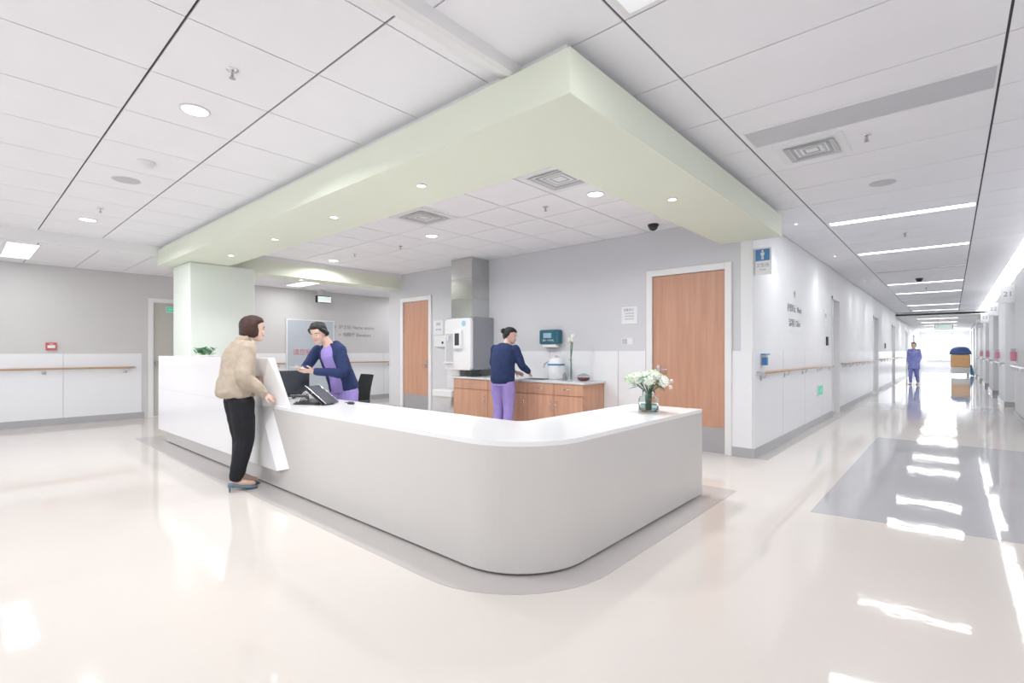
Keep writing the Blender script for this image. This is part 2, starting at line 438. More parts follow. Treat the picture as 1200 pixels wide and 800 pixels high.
# far end glazing
we = B(); bx(we, XC, -1.35, YE, YE + .14, 0, 2.83); bx(we, .75, 1.46, YE, YE + .14, 0, 2.83); bx(we, -1.35, .75, YE, YE + .14, 0, .62); bx(we, -1.35, .75, YE, YE + .14, 2.62, 2.83)
struct('wall_far', we, 'cwall')
w1 = sempty('window_1', 'bright window at the far end of the corridor')
bm = B()
for x in (-1.35, -.66, .02, .70): bx(bm, x, x + .05, YE + .02, YE + .09, .62, 2.62)
bx(bm, -1.35, .75, YE + .02, YE + .09, .62, .67); bx(bm, -1.35, .75, YE + .02, YE + .09, 2.57, 2.62)
obj('window_frame', bm, 'frame', w1); obj('pane', box(-1.32, .72, YE + .05, YE + .056, .65, 2.6), 'wglass', w1)
obj('window_sill', box(-1.35, .75, YE - .08, YE + .02, .60, .625), 'lgrey', w1)

# ---------------- light fittings ----------------
def strip_light(y, x0=-1.19, x1=.20, lit=True, w=.16, label=''):
    t = thing('strip_light' if lit else 'ceiling_slot', label, 'ceiling light' if lit else 'ceiling slot', ((x0 + x1) / 2, y, H), 0, 'corridor strip lights' if lit else 'unlit slots in the corridor ceiling')
    L = (x1 - x0) / 2
    bm = B(); bx(bm, -L - .012, L + .012, -w / 2 - .012, -w / 2, -.008, .0); bx(bm, -L - .012, L + .012, w / 2, w / 2 + .012, -.008, 0); bx(bm, -L - .012, -L, -w / 2, w / 2, -.008, 0); bx(bm, L, L + .012, -w / 2, w / 2, -.008, 0)
    obj('frame', bm, 'frame', t)
    obj('diffuser' if lit else 'grille', box(-L, L, -w / 2, w / 2, -.004, 0), 'lamp' if lit else 'slot', t)
    if lit:
        a = area('strip_glow', (0, 0, -.012), 2 * L, w, 17); a.parent = t
    return t
names = ['nearest lit strip light across the corridor ceiling', 'second lit strip light across the corridor ceiling', 'third lit strip light, first beyond the grey slot', 'fourth lit strip light down the corridor', 'fifth lit strip light deep in the corridor', 'farthest lit strip light, just before the bulkhead']
for y, l in zip((7.64, 10.32, 15.5, 18.1, 23.0, 26.0), names): strip_light(y, label='long white ' + l)
s = strip_light(4.19, lit=False, w=.33, label='wide unlit grey ceiling slot beside the square air diffuser')
strip_light(13.0, lit=False, w=.16, label='grey ceiling slot between the second and third lit strips')
strip_light(20.6, lit=False, w=.16, label='far grey ceiling slot between the fourth and fifth lit strips')
# cove light on the right
t = thing('cove_light', 'continuous bright cove light above the right corridor wall', 'cove light', (1.13, 0, 3.26))
obj('diffuser', box(-.28, .28, -3.9, YE - .1, -.03, 0), 'lamp', t)
for k in range(6):
    a = area('cove_glow', (0, 2 + k * 8, -.05), .5, 7.6, 14); a.parent = t
def downlight(x, y, z, r, power, label, group, spread=140, em='lamp'):
    t = thing('downlight', label, 'downlight', (x, y, z), 0, group)
    bm = B(); lathe(bm, [(r, 0), (r * 1.18, -.001), (r * 1.16, -.008), (r, -.009)], cap=False); obj('trim_ring', bm, 'frame', t, smooth=True)
    bm = B(); cyl(bm, (0, 0, -.005), r, .005); obj('diffuser', bm, em, t)
    a = area('downlight_glow', (0, 0, -.012), r * 1.9, 0, power, shape='DISK', spread=spread); a.parent = t
    return t
big = [(-3.91, 1.11, H, 'large round downlight above the left hall, nearest the camera'), (-8.16, 1.13, H, 'large round downlight above the left hall, farther back'), (-2.82, 4.51, H, 'large round downlight over the station near the right beam'),
       (-5.60, 4.57, H, 'large round downlight over the middle of the station'), (-8.46, 4.62, H, 'large round downlight over the station near the column')]
for x, y, z, l in big: downlight(x, y, z, .08, 40, l, 'large round downlights', 160)
small = [(-3.24, 2.54, 'small spot in the front green beam, nearest its corner'), (-4.66, 2.55, 'second small spot along the front green beam'), (-6.11, 2.58, 'third small spot along the front green beam'),
         (-7.59, 2.60, 'small spot in the front green beam nearest the column'), (-1.86, 4.25, 'small spot in the right green beam'), (-9.2, 4.37, 'small spot in the green beam by the left opening')]
for x, y, l in small: downlight(x, y, BZ, .035, 9, l, 'small spots in the green beam', 110)
for k, y in enumerate((7.3, 10.2, 14.2, 17.2, 21.8, 24)):
    downlight(-1.52, y, H, .018, 2.5, 'small wall washing spot over the left corridor wall, ' + ['nearest', 'second', 'third', 'fourth', 'fifth', 'sixth'][k] + ' from the corner', 'corridor wall washers', 90)
t = thing('ceiling_panel_light', 'rectangular louvre light panel in the ceiling above the counter corner', 'ceiling light', (-.51, 1.90, H))
bm = B(); bx(bm, -.70, .70, -.33, .33, -.01, 0); obj('frame', bm, 'frame', t)
obj('diffuser', box(-.67, .67, -.30, .30, -.014, -.010), 'soft', t)
bm = B()
for k in range(1, 8): bx(bm, -.67 + k * .1675 - .004, -.67 + k * .1675 + .004, -.30, .30, -.03, -.014)
bx(bm, -.67, .67, -.004, .004, -.028, -.014)
obj('louvre', bm, 'white', t)
a = area('panel_glow', (0, 0, -.035), 1.2, .5, 14); a.parent = t
t = thing('ceiling_panel_light', 'bright rectangular light panel in the lower ceiling by the left wall', 'ceiling light', (-10.5, .66, 2.82))
obj('frame', box(-.78, .78, -.19, .19, -.008, 0), 'frame', t); obj('diffuser', box(-.75, .75, -.16, .16, -.012, -.008), 'lampb', t)
a = area('panel_glow', (0, 0, -.02), 1.5, .3, 18); a.parent = t
for y, l in ((29.6, 'first'), (33.5, 'second'), (37.5, 'third'), (42, 'fourth')):  # strips added to brighten the far corridor end and the cart
    t = thing('strip_light', '%s added strip light in the lower ceiling beyond the corridor bulkhead' % l, 'ceiling light', (-.49, y, 2.815))
    obj('frame', box(-.72, .72, -.1, .1, -.006, 0), 'frame', t); obj('diffuser', box(-.69, .69, -.08, .08, -.009, -.006), 'lamp', t)
    a = area('strip_glow', (0, 0, -.02), 1.38, .16, 40); a.parent = t
for y, p in ((5.2, 30), (8.4, 30)):  # extra panels, added to lift the dark area behind the nurse
    t = thing('ceiling_panel_light', 'added rectangular light panel in the low ceiling behind the green column, at %s' % ('the notice board' if y < 6 else 'the far cross wall'), 'ceiling light', (-10.6, y, 2.82))
    obj('frame', box(-.78, .78, -.19, .19, -.008, 0), 'frame', t); obj('diffuser', box(-.75, .75, -.16, .16, -.012, -.008), 'lampb', t)
    a = area('panel_glow', (0, 0, -.02), 1.5, .3, p); a.parent = t
for k, (x, y) in enumerate(((-5.0, -1.6), (-8.0, -1.6), (-2.2, -1.6))):  # out-of-view panels added as general fill for the hall
    t = thing('ceiling_panel_light', 'added unseen rectangular hall ceiling panel behind the viewpoint, ' + ['the middle one', 'the leftmost one', 'the one nearest the corridor'][k], 'ceiling light', (x, y, H), 0, 'added hall panel lights behind the viewpoint')
    obj('frame', box(-.62, .62, -.32, .32, -.008, 0), 'frame', t); obj('diffuser', box(-.6, .6, -.3, .3, -.012, -.008), 'lampb', t)
    a = area('panel_glow', (0, 0, -.02), 1.2, .6, 42); a.parent = t

# ---------------- ceiling fittings ----------------
def diffuser(x, y, w, label, dark=True):
    t = thing('air_diffuser', label, 'air vent', (x, y, H), 0, 'square air diffusers')
    obj('frame', box(-w / 2, w / 2, -w / 2, w / 2, -.012, 0), 'white', t)
    for k in range(4):
        a = w / 2 * (.74 - .17 * k); b = a - .035; z = -.022 + .002 * k
        bm = B()
        for s in (1, -1):
            hexa(bm, [(-a, s * a, z), (a, s * a, z), (b, s * b, z + .012), (-b, s * b, z + .012), (-a, s * a, z + .003), (a, s * a, z + .003), (b, s * b, z + .015), (-b, s * b, z + .015)])
            hexa(bm, [(s * a, -a, z), (s * a, a, z), (s * b, b, z + .012), (s * b, -b, z + .012), (s * a, -a, z + .003), (s * a, a, z + .003), (s * b, b, z + .015), (s * b, -b, z + .015)])
        obj('vane', bm, 'mgrey' if k % 2 else 'lgrey', t)
    return t
diffuser(-.86, 4.69, .48, 'square white air diffuser beside the grey slot in the corridor ceiling')
diffuser(-2.82, 3.87, .60, 'square air diffuser in the station ceiling against the right beam')
diffuser(-4.885, 3.87, .60, 'square air diffuser in the station ceiling near the front beam')
def sprinkler(x, y, label, z=H):
    t = thing('sprinkler', label, 'sprinkler', (x, y, z), 0, 'ceiling sprinklers')
    bm = B(); lathe(bm, [(.045, 0), (.045, -.004), (.03, -.012), (.012, -.014)]); obj('rosette', bm, 'chrome', t, smooth=True)
    bm = B(); lathe(bm, [(.008, -.012), (.008, -.04), (.013, -.045), (.004, -.055)]); lathe(bm, [(.024, -.064), (.022, -.061)]); tube(bm, [(.012, 0, -.02), (.014, 0, -.045), (.004, 0, -.063)], .0035, 6); tube(bm, [(-.012, 0, -.02), (-.014, 0, -.045), (-.004, 0, -.063)], .0035, 6)
    obj('nozzle', bm, 'mgrey', t)
    for c in t.children: c.scale = (.75, .75, .8)
for x, y, l in ((-3.19, 1.10, 'sprinkler in the left hall ceiling nearest the camera'), (-7.42, 1.14, 'sprinkler in the left hall ceiling beside the farther downlight'), (-.49, 4.67, 'sprinkler right of the corridor air diffuser'),
                (-3.5, 4.53, 'sprinkler over the station right of the middle diffuser'), (-7.6, 4.54, 'sprinkler over the station closest to the column'), (-6.51, 4.69, 'sprinkler over the station near the middle downlight'), (-.49, 8.89, 'sprinkler between the first two corridor strip lights'), (-.49, 16.8, 'far sprinkler between the third and fourth corridor strip lights')):
    sprinkler(x, y, l)
t = thing('smoke_detector', 'white round smoke detector in the left hall ceiling', 'smoke detector', (-5.31, 1.13, H))
bm = B(); lathe(bm, [(.07, 0), (.07, -.012), (.055, -.02), (.05, -.045), (.03, -.055)]); obj('housing', bm, 'white', t, smooth=True)
obj('sensor_ring', lathe(B(), [(.051, -.03), (.051, -.036)]), 'mgrey', t)
t = thing('ceiling_speaker', 'flat round speaker grille in the left hall ceiling', 'speaker', (-6.01, 1.12, H))
obj('grille', lathe(B(), [(.11, 0), (.11, -.004), (.10, -.006)]), 'lgrey', t); obj('rim', lathe(B(), [(.12, 0), (.12, -.003), (.11, -.003)]), 'white', t)
t = thing('ceiling_speaker', 'flat round speaker grille in the corridor ceiling', 'speaker', (-.51, 6.1, H))
obj('grille', lathe(B(), [(.11, 0), (.11, -.004), (.10, -.006)]), 'lgrey', t); obj('rim', lathe(B(), [(.12, 0), (.12, -.003), (.11, -.003)]), 'white', t)
def dome(x, y, label):
    t = thing('dome_camera', label, 'security camera', (x, y, H))
    obj('mount', lathe(B(), [(.07, 0), (.07, -.025), (.06, -.03)]), 'dark', t, smooth=True)
    obj('dome', lathe(B(), [(.058, -.03), (.055, -.05), (.04, -.07), (.015, -.083)]), 'screen', t, smooth=True)
dome(-2.93, 6.1, 'dark dome camera on the station ceiling above the wood door'); dome(-.55, 14.6, 'dark dome camera on the corridor ceiling')

# ---------------- reception counter ----------------
rc = thing('reception_counter', 'long white L-shaped reception counter with a rounded corner and raised left screen', 'counter', (-1.69, 2.05, 0))
inv = Matrix.Translation((1.69, -2.05, 0))
def rcobj(name, bm, m, **k):
    bm.transform(inv); return obj(name, bm, m, rc, **k)
outline = rounded(-8.50, 2.05, -1.69, 4.50, .50, 20)
inner = [(-2.386, 4.50)] + [(-2.386 - .10 + .10 * math.cos(a), 2.80 + .10 - .10 * math.sin(a)) for a in [math.pi / 2 * i / 6 for i in range(7)]] + [(-8.50, 2.80)]
rcobj('counter_body', prism(B(), outline + inner, .018, .752), 'solid')
rcobj('worktop', prism(B(), outline + inner, .752, .78), 'solidw')
pl = rounded(-8.50, 2.09, -1.73, 4.46, .46, 16) + [(-2.34, 4.46), (-2.34, 2.76), (-8.50, 2.76)]
rcobj('plinth', prism(B(), pl, 0, .05), 'base')
def P(x, y, z): return (x, y, z)
xl, zt, zb, zw = -8.70, 1.24, .17, .765
bm = B()
# upper wedge: end face leans from the front waist back and outward
hexa(bm, [(xl, 2.0, zw), (-5.08, 2.0, zw), (-4.73, 2.15, zw), (xl, 2.15, zw), (xl, 2.0, zt), (-4.895, 2.0, zt), (-5.10, 2.15, zt), (xl, 2.15, zt)])
rcobj('screen_upper', bm, 'solidw', bevel=.003)
bm = B()
hexa(bm, [(xl, 2.0, zb), (-4.70, 2.0, zb + .02), (-4.55, 2.05, zb + .055), (xl, 2.05, zb), (xl, 2.0, zw), (-5.08, 2.0, zw), (-4.92, 2.05, zw), (xl, 2.05, zw)])
rcobj('screen_lower', bm, 'solidw')
rcobj('screen_shelf', box(-8.55, -5.95, 2.15, 2.34, 1.20, 1.24), 'solidw')
rcobj('screen_support', box(-8.55, -5.95, 2.15, 2.17, .78, 1.20), 'solid')

# ---------------- base cabinets ----------------
cabs = [(-6.60, -5.76, 'left end wooden base cabinet with one drawer and door', 1), (-5.76, -4.90, 'wooden base cabinet under the sink behind the standing nurse', 1), (-4.90, -3.88, 'double wooden base cabinet at the right end with paired handles', 2)]
CF, CT = 5.90, .835
def pull(bm, c, L, vert):
    x, y, z = c
    if vert: tube(bm, [(x, y, z - L / 2), (x, y - .03, z - L / 2 + .012), (x, y - .03, z + L / 2 - .012), (x, y, z + L / 2)], .006, 8)
    else: tube(bm, [(x - L / 2, y, z), (x - L / 2 + .012, y - .03, z), (x + L / 2 - .012, y - .03, z), (x + L / 2, y, z)], .006, 8)
    return bm
for x0, x1, l, nd in cabs:
    t = thing('base_cabinet', l, 'cabinet', ((x0 + x1) / 2, CF, 0), 0, 'wooden base cabinets on the back wall')
    w = (x1 - x0) / 2 - .001
    bm = B(); bx(bm, -w, w, .0, YD - CF - .013, .09, CT)
    if nd == 2: pass
    obj('body', bm, 'cabw', t); obj('toe_kick', box(-w + .01, w - .01, .05, .5, 0, .09), 'dark', t)
    for k in range(nd):
        a = -w + k * 2 * w / nd; b = a + 2 * w / nd
        d = obj('drawer', box(a + .004, b - .004, -.018, 0, .665, CT - .005), 'cabw', t, bevel=.002)
        obj('handle', pull(B(), ((a + b) / 2, -.018, .75), .13, False), 'chrome', d, smooth=True)
        d = obj('door', box(a + .004, b - .004, -.018, 0, .095, .655), 'cabw', t, bevel=.002)
        hx = (b - .05) if (nd == 1 or k == 0) else (a + .05)
        obj('handle', pull(B(), (hx, -.018, .50), .15, True), 'chrome', d, smooth=True)
wt = thing('worktop', 'pale grey stone worktop over the wooden cabinets', 'worktop', (-5.24, 6.16, CT))
bm = B()
sx0, sx1, sy0, sy1 = -5.15, -4.70, 6.0, 6.33
for a in ((-6.63, sx0, 5.87, YD - .013), (sx1, -3.85, 5.87, YD - .013), (sx0, sx1, 5.87, sy0), (sx0, sx1, sy1, YD - .013)): bx(bm, a[0] + 5.24, a[1] + 5.24, a[2] - 6.16, a[3] - 6.16, 0, .032)
obj('slab', bm, mat('stone_top_pale', (.70, .72, .75), .25, var=.06, scale=30), wt)
t = thing('sink', 'steel sink bowl sunk in the worktop in front of the nurse', 'sink', ((sx0 + sx1) / 2, (sy0 + sy1) / 2, CT + .032))
bm = B(); w, d = .222, .162
bx(bm, -w, w, -d, -d + .01, -.03, .002); bx(bm, -w, w, d - .01, d, -.03, .002); bx(bm, -w, -w + .01, -d, d, -.03, .002); bx(bm, w - .01, w, -d, d, -.03, .002); bx(bm, -w, w, -d, d, -.031, -.026)
obj('bowl', bm, 'steel', t); obj('drain', cyl(B(), (0, 0, -.026), .03, .003), 'chrome', t)
t = thing('tap', 'chrome gooseneck tap behind the sink', 'tap', (-4.78, 6.38, CT + .032))
obj('base', cyl(B(), (0, 0, 0), .024, .02), 'chrome', t, smooth=False)
obj('spout', tube(B(), [(0, 0, .01), (0, 0, .2), (-.01, -.03, .25), (-.03, -.09, .27), (-.05, -.15, .24), (-.055, -.165, .19)], .011, 10), 'chrome', t, smooth=True)
obj('lever', tube(B(), [(0.02, 0, .05), (.07, -.01, .08)], .007, 8), 'chrome', t, smooth=True)
# items on the worktop
t = thing('sterilizer_jar', 'white rounded canister with a dark blue stripe on the worktop', 'canister', (-4.52, 6.22, CT + .032))
ZT = CT + .032
obj('body', lathe(B(), [(.13, 0), (.155, .02), (.16, .12), (.155, .25), (.12, .31), (.05, .33)]), 'white', t, smooth=True)
obj('stripe', lathe(B(), [(.1605, .21), (.1605, .235)], cap=False), 'blue', t, smooth=True)
obj('lid_knob', lathe(B(), [(.03, .32), (.03, .35), (.02, .36)]), 'lgrey', t, smooth=True)
t['label'] = 'white rounded canister with a dark blue stripe beside the nurse at the sink'
t.location = (-4.62, 6.25, ZT)
for ch in t.children: ch.scale = (.85, .85, 1.05)
t = thing('glass_vase', 'slim tall glass vase with a single long stem on the worktop', 'vase', (-4.13, 6.20, ZT))
t.location = (-4.31, 6.2, ZT)
obj('vessel', lathe(B(), [(.04, 0), (.042, .01), (.03, .05), (.026, .3), (.03, .32)]), 'glass', t, smooth=True)
bm = tube(B(), [(0, 0, .02), (.004, 0, .25), (.0, 0, .5), (.015, 0, .62)], .006, 8); tube(bm, [(0, 0, .3), (.02, 0, .45), (.035, 0, .60)], .008, 6)
obj('stem', bm, 'stem', t, smooth=True)
bm = B()
for k in range(9): ball(bm, (random.uniform(-.03, .05), random.uniform(-.02, .02), .57 + random.random() * .12), .02, .02, .03, 8, 5)
obj('blossom', bm, 'petal', t, smooth=True)
t = thing('soap_bottle', 'small dark bottle of soap with pump standing by the slim vase', 'bottle', (-4.37, 6.12, ZT))
obj('bottle_body', lathe(B(), [(.026, 0), (.028, .01), (.028, .09), (.012, .11), (.012, .12)]), 'print_', t, smooth=True)
obj('pump', tube(B(), [(0, 0, .12), (0, 0, .16), (.03, 0, .158)], .005, 6), 'white', t, smooth=True)
t = thing('snack_bowl', 'low glass bowl with dark red contents at the right of the worktop', 'bowl', (-4.08, 6.2, ZT))
obj('bowl', lathe(B(), [(.05, 0), (.085, .02), (.095, .06), (.09, .062)], cap=True), mat('bowl_dark_red', (.18, .05, .06), .3, var=.2), t, smooth=True)
obj('lid', lathe(B(), [(.093, .062), (.085, .085), (.03, .11), (.01, .115)]), 'glass', t, smooth=True)
obj('rim', lathe(B(), [(.097, .056), (.097, .066)]), 'lgrey', t)
# things on the back wall
YW = YD - .001
t = thing('towel_dispenser', 'dark teal paper towel dispenser on the wall above the worktop', 'towel dispenser', (-4.84, YD, 1.42))
obj('housing', box(-.19, .19, -.13, 0, 0, .235), 'teal', t, bevel=.025)
obj('label_plate', box(-.10, .06, -.134, -.13, .10, .18), mat('label_pale_blue', (.35, .52, .66), .4), t)
obj('paper', box(-.14, .14, -.11, -.03, -.05, .0), 'paper', t, bevel=.01)
text('print', '纸巾 TOWEL', .04, 'paper', t, (0, -.1345, .06), FY)
t = thing('notice', 'white printed notice on the wall left of the right wood door', 'notice', (-3.47, YD, 1.70))
obj('sheet', box(-.125, .125, -.008, 0, 0, .25), 'white', t, bevel=.003)
text('print', '温馨提示', .045, 'print_', t, (-.01, -.0085, .20), FY)
for k in range(3): text('print', '请保持安静 谢谢', .02, 'print_', t, (0, -.0085, .15 - .04 * k), FY)
t = thing('light_switch', 'double grey and white light switch under the notice', 'switch', (-3.50, YD, 1.40))
obj('plate', box(-.10, .09, -.008, 0, 0, .10), 'white', t, bevel=.003); obj('rocker', box(-.085, -.005, -.013, -.008, .012, .088), 'lgrey', t); obj('rocker', box(.008, .078, -.013, -.008, .012, .088), 'white', t)
t = thing('notice', 'small pale notice on the wall beside the white machine', 'notice', (-7.70, YD, 1.64))
obj('sheet', box(-.15, .15, -.01, 0, 0, .29), 'white', t, bevel=.003); text('print', '通知', .07, 'print_', t, (0, -.0105, .21), FY); text('print', '洗手步骤', .04, 'blue', t, (0, -.0105, .10), FY)
t = thing('access_panel', 'pale wall box with a dark lock below the small notice', 'wall box', (-7.62, YD, 1.40))
obj('cover', box(-.17, .19, -.05, 0, 0, .22), 'white', t, bevel=.004); obj('lock', cyl(B(), (.10, -.06, .08), .025, .012, axis='y'), 'dark', t)

# white dispensing machine with its steel duct
t = thing('dispensing_machine', 'white and grey wall mounted machine with a small screen and nozzle bay', 'machine', (-6.50, 5.93, .98))
obj('cabinet', box(-.33, .33, .02, YD - 5.932, 0, .93), 'grey', t, bevel=.01)
bm = B()
prof = [(-.33, .0), (.31, .0), (.335, .04), (.335, .84), (.30, .905), (-.25, .905), (-.33, .87)]
a = [bm.verts.new((x, -.05, z)) for x, z in prof]; b = [bm.verts.new((x, .02, z)) for x, z in prof]
bm.faces.new(a); bm.faces.new(b)
for i in range(len(prof)): bm.faces.new((a[i], a[(i + 1) % 7], b[(i + 1) % 7], b[i]))
sh = obj('front_shell', bm, 'white', t, bevel=.012)
obj('screen_bezel', box(-.06, .15, -.10, -.05, .37, .70), 'white', t, bevel=.012); obj('screen', box(-.01, .10, -.104, -.10, .43, .64), 'screen', t)
bm = B(); bx(bm, -.30, -.10, -.053, -.05, .10, .64); obj('bay', bm, 'lgrey', t, bevel=.004)
obj('nozzle', tube(B(), [(-.20, -.05, .62), (-.20, -.09, .60), (-.20, -.09, .52)], .016, 8), 'white', t, smooth=True)
obj('tray', box(-.31, -.08, -.11, -.05, .11, .14), 'white', t, bevel=.008)
obj('badge', cyl(B(), (.17, -.056, .81), .05, .006, axis='y'), mat('badge_pale_blue', (.35, .60, .72), .4), t)
obj('foot_block', box(.20, .335, -.03, .2, -.09, 0), 'dark', t)
t = thing('machine_pedestal', 'white pedestal with a wide basin under the machine', 'basin', (-6.62, 5.93, 0))
t.location = (-6.93, 6.10, 0)
obj('column', box(-.15, .20, .05, YD - 6.11, 0, .97), 'white', t, bevel=.01)
bm = B()
bot = [(-.14, -.10), (.12, -.10), (.12, .05), (-.14, .05)]; top = [(-.24, -.22), (.27, -.22), (.27, .05), (-.24, .05)]
hexa(bm, [(*p, .30) for p in bot] + [(*p, .48) for p in top]); bx(bm, -.25, .28, -.23, .05, .48, .61)
obj('basin', bm, 'white', t, bevel=.02)
t = thing('exhaust_duct', 'polished stainless steel duct rising from the machine to the ceiling', 'duct', (-6.56, 6.035, 1.915))
obj('sheet_case', box(-.27, .27, 0, YD - 6.036, 0, H - 1.92), 'steel', t)
for z in (.32, .68): obj('seam', box(-.272, .272, -.003, YD - 6.037, z, z + .008), 'mgrey', t)

# ---------------- handrails ----------------
def handrail(x, y0, y1, z, label, m='railw', sgn=1):
    t = thing('handrail', label, 'handrail', (x, (y0 + y1) / 2, z)); L = (y1 - y0) / 2
    obj('rail', tube(B(), [(sgn * .075, -L, 0), (sgn * .075, L, 0)], .019, 10), m, t, smooth=True)
    n = max(2, int((y1 - y0) / 1.1) + 1)
    for k in range(n):
        yy = -L + .12 + (2 * L - .24) * k / (n - 1)
        obj('bracket', tube(bx(B(), min(sgn * .013, sgn * .02), max(sgn * .013, sgn * .02), yy - .03, yy + .03, -.10, -.04), [(sgn * .014, yy, -.07), (sgn * .06, yy, -.07), (sgn * .075, yy, -.02)], .008, 8), 'chrome', t)
    for s in (-1, 1):
        obj('end_cap', tube(B(), [(sgn * .075, s * L, 0), (sgn * .075, s * (L + .02), 0), (sgn * .015, s * (L + .03), 0)], .021, 8), 'lgrey', t, smooth=True)
handrail(XL, -2.5, 2.32, 1.0, 'long wooden handrail on the left hall wall')
handrail(XL, 4.3, 5.22, 1.02, 'short handrail behind the left of the notice board')
handrail(XL, 6.72, 8.3, 1.02, 'wooden handrail on the wall behind the nurse, under the direction lettering')
handrail(XC, 6.62, 11.55, 1.04, 'wooden handrail on the corridor wall nearest the corner')
handrail(XC, 12.85, 18.6, 1.04, 'wooden handrail between the first and second corridor doors')
handrail(XC, 20.4, 25.0, 1.04, 'wooden handrail beyond the second corridor door')
handrail(XC, 26.8, 33.0, 1.04, 'farthest handrail on the left corridor wall')
handrail(XR, 8, 13.8, 1.03, 'white handrail on the right corridor wall nearest the frame edge', 'white', -1)
for k, y in enumerate(bays[:4]): handrail(XR, y + 2.5, y + 4.5, 1.03, 'white handrail on the %s pier of the right corridor wall' % ['first', 'second', 'third', 'fourth'][k], 'white', -1)

# ---------------- signs and wall items ----------------
t = thing('restroom_sign', 'blue and white restroom flag sign at the corridor corner', 'sign', (XC, YD + .03, 2.23))
obj('plate', box(.0, .20, 0, .015, 0, .33), 'white', t, bevel=.003); obj('mount', box(-.0, .012, -.02, .06, .02, .31), 'lgrey', t)
obj('blue_field', box(.022, .178, -.003, 0, .17, .31), 'blue', t)
bm = B(); cyl(bm, (.10, -.0045, .288), .012, .0015, 12, 'y'); bx(bm, .087, .113, -.0045, -.003, .235, .272); bx(bm, .078, .085, -.0045, -.003, .238, .27); bx(bm, .115, .122, -.0045, -.003, .238, .27); bx(bm, .088, .098, -.0045, -.003, .185, .236); bx(bm, .102, .112, -.0045, -.003, .185, .236)
obj('person_symbol', bm, 'paper', t)
text('print', '卫生间', .05, 'print_', t, (.10, -.001, .115), FY); text('print', 'Toilet', .03, 'print_', t, (.10, -.001, .065), FY)
t = thing('direction_lettering', 'grey direction lettering on the corridor wall near the corner', 'lettering', (XC, 8.6, 1.95))
for k, (s, z) in enumerate((('↑', .22), ('护理单元  Ward', .0), ('洁净区 Clean', -.22))):
    o = text('print', s, .13 if k else .16, 'print_', t, (.003, 0, z), FX)
t = thing('direction_lettering', 'two lines of dark direction lettering on the wall behind the nurse', 'lettering', (XL, 7.1, 1.84))
text('print', '← 护士站 Nurse station', .12, 'print_', t, (.003, 0, .10), FX); text('print', '→ 电梯厅 Elevators', .12, 'print_', t, (.003, 0, -.10), FX)
t = thing('notice_board', 'tall pale blue board with red and grey lettering behind the nurse', 'notice board', (XL, 5.85, .32))
obj('board', box(.013, .035, -.55, .62, 0, 1.74), 'glassb', t, bevel=.004)
bm = B(); bx(bm, .012, .042, -.58, -.55, -.03, 1.77); bx(bm, .012, .042, .62, .65, -.03, 1.77); bx(bm, .012, .042, -.55, .62, 1.74, 1.77); bx(bm, .012, .042, -.55, .62, -.03, 0); obj('frame', bm, 'frame', t)
text('print', '护士站', .20, 'lgrey', t, (.036, -.1, 1.45), FX); text('print', 'NURSE STATION', .09, 'lgrey', t, (.036, -.05, 1.28), FX)
text('print', '请您稍候', .16, 'red', t, (.036, -.1, .96), FX); text('print', '温馨服务', .10, 'lgrey', t, (.036, -.1, .6), FX)
t = thing('exit_sign', 'white lit exit sign with twin lamp heads hanging before the far wall', 'exit sign', (-11.6, 6.05, 2.50))
obj('case', box(0, .05, -.19, .19, 0, .17), 'dark', t, bevel=.004); obj('face', box(.05, .053, -.15, .19, .015, .155), mat('exit_face', (.85, .9, .88), .4, emit=.6), t)
text('print', '安全出口 EXIT', .055, 'greens', t, (.0535, .02, .085), FX)
bm = B(); bx(bm, 0, .06, -.14, -.04, .19, .28); bx(bm, 0, .06, .04, .14, .19, .28); bx(bm, .02, .03, -.05, .05, .17, .32); obj('lamp_head', bm, 'lgrey', t)
t = thing('exit_sign', 'small green exit sign beside the left grey door', 'exit sign', (XL, 2.86, 2.03))
obj('case', box(0.0, .04, -.09, .11, 0, .11), 'white', t); obj('face', box(.04, .043, -.08, .10, .01, .10), 'greens', t); text('print', 'EXIT', .06, 'paper', t, (.044, .01, .055), FX)
t.location = (XL - .02, 2.95, 2.10)
t = thing('fire_alarm', 'small red rimmed fire alarm box on the left wall', 'fire alarm', (XL, 1.15, 1.33))
obj('box', box(0, .045, -.07, .07, 0, .13), 'red', t, bevel=.006); obj('window_face', box(.045, .048, -.05, .05, .035, .085), 'white', t); text('print', 'FIRE', .03, 'paper', t, (.0465, 0, .105), FX)
t = thing('floor_exit_sign', 'low green and white exit sign on the corridor wall', 'exit sign', (XC + .012, 10.45, .50))
obj('plate', box(0, .018, -.22, .22, 0, .20), 'white', t, bevel=.002); obj('green_field', box(.018, .020, -.20, .20, .02, .18), 'greens', t)
bm = B(); ball(bm, (.022, .06, .15), .002, .016, .016, 8, 5); tube(bm, [(.022, .05, .13), (.022, .02, .09), (.022, .05, .05)], .006, 6); tube(bm, [(.022, .02, .09), (.022, -.03, .06)], .006, 6); tube(bm, [(.022, .08, .10), (.022, .04, .12), (.022, .0, .11)], .005, 6); obj('running_figure', bm, 'paper', t)
t = thing('hand_gel_bracket', 'small blue and grey hand gel holder at the corridor corner above the handrail', 'gel dispenser', (XC + .012, 6.80, 1.13))
obj('holder', box(0, .06, -.04, .05, 0, .13), 'lgrey', t, bevel=.004); obj('bottle', box(.01, .07, -.05, .02, .0, .10), 'blue', t, bevel=.01); obj('arm', box(.0, .05, -.04, .18, .13, .145), 'blue', t)
t = thing('nameplate', 'tall pale nameplate before the first corridor door', 'nameplate', (XC, 11.05, 1.78)); obj('plate', box(0, .012, -.14, .14, 0, .34), 'white', t, bevel=.002); text('print', '更衣', .10, 'print_', t, (.0125, 0, .2), FX)
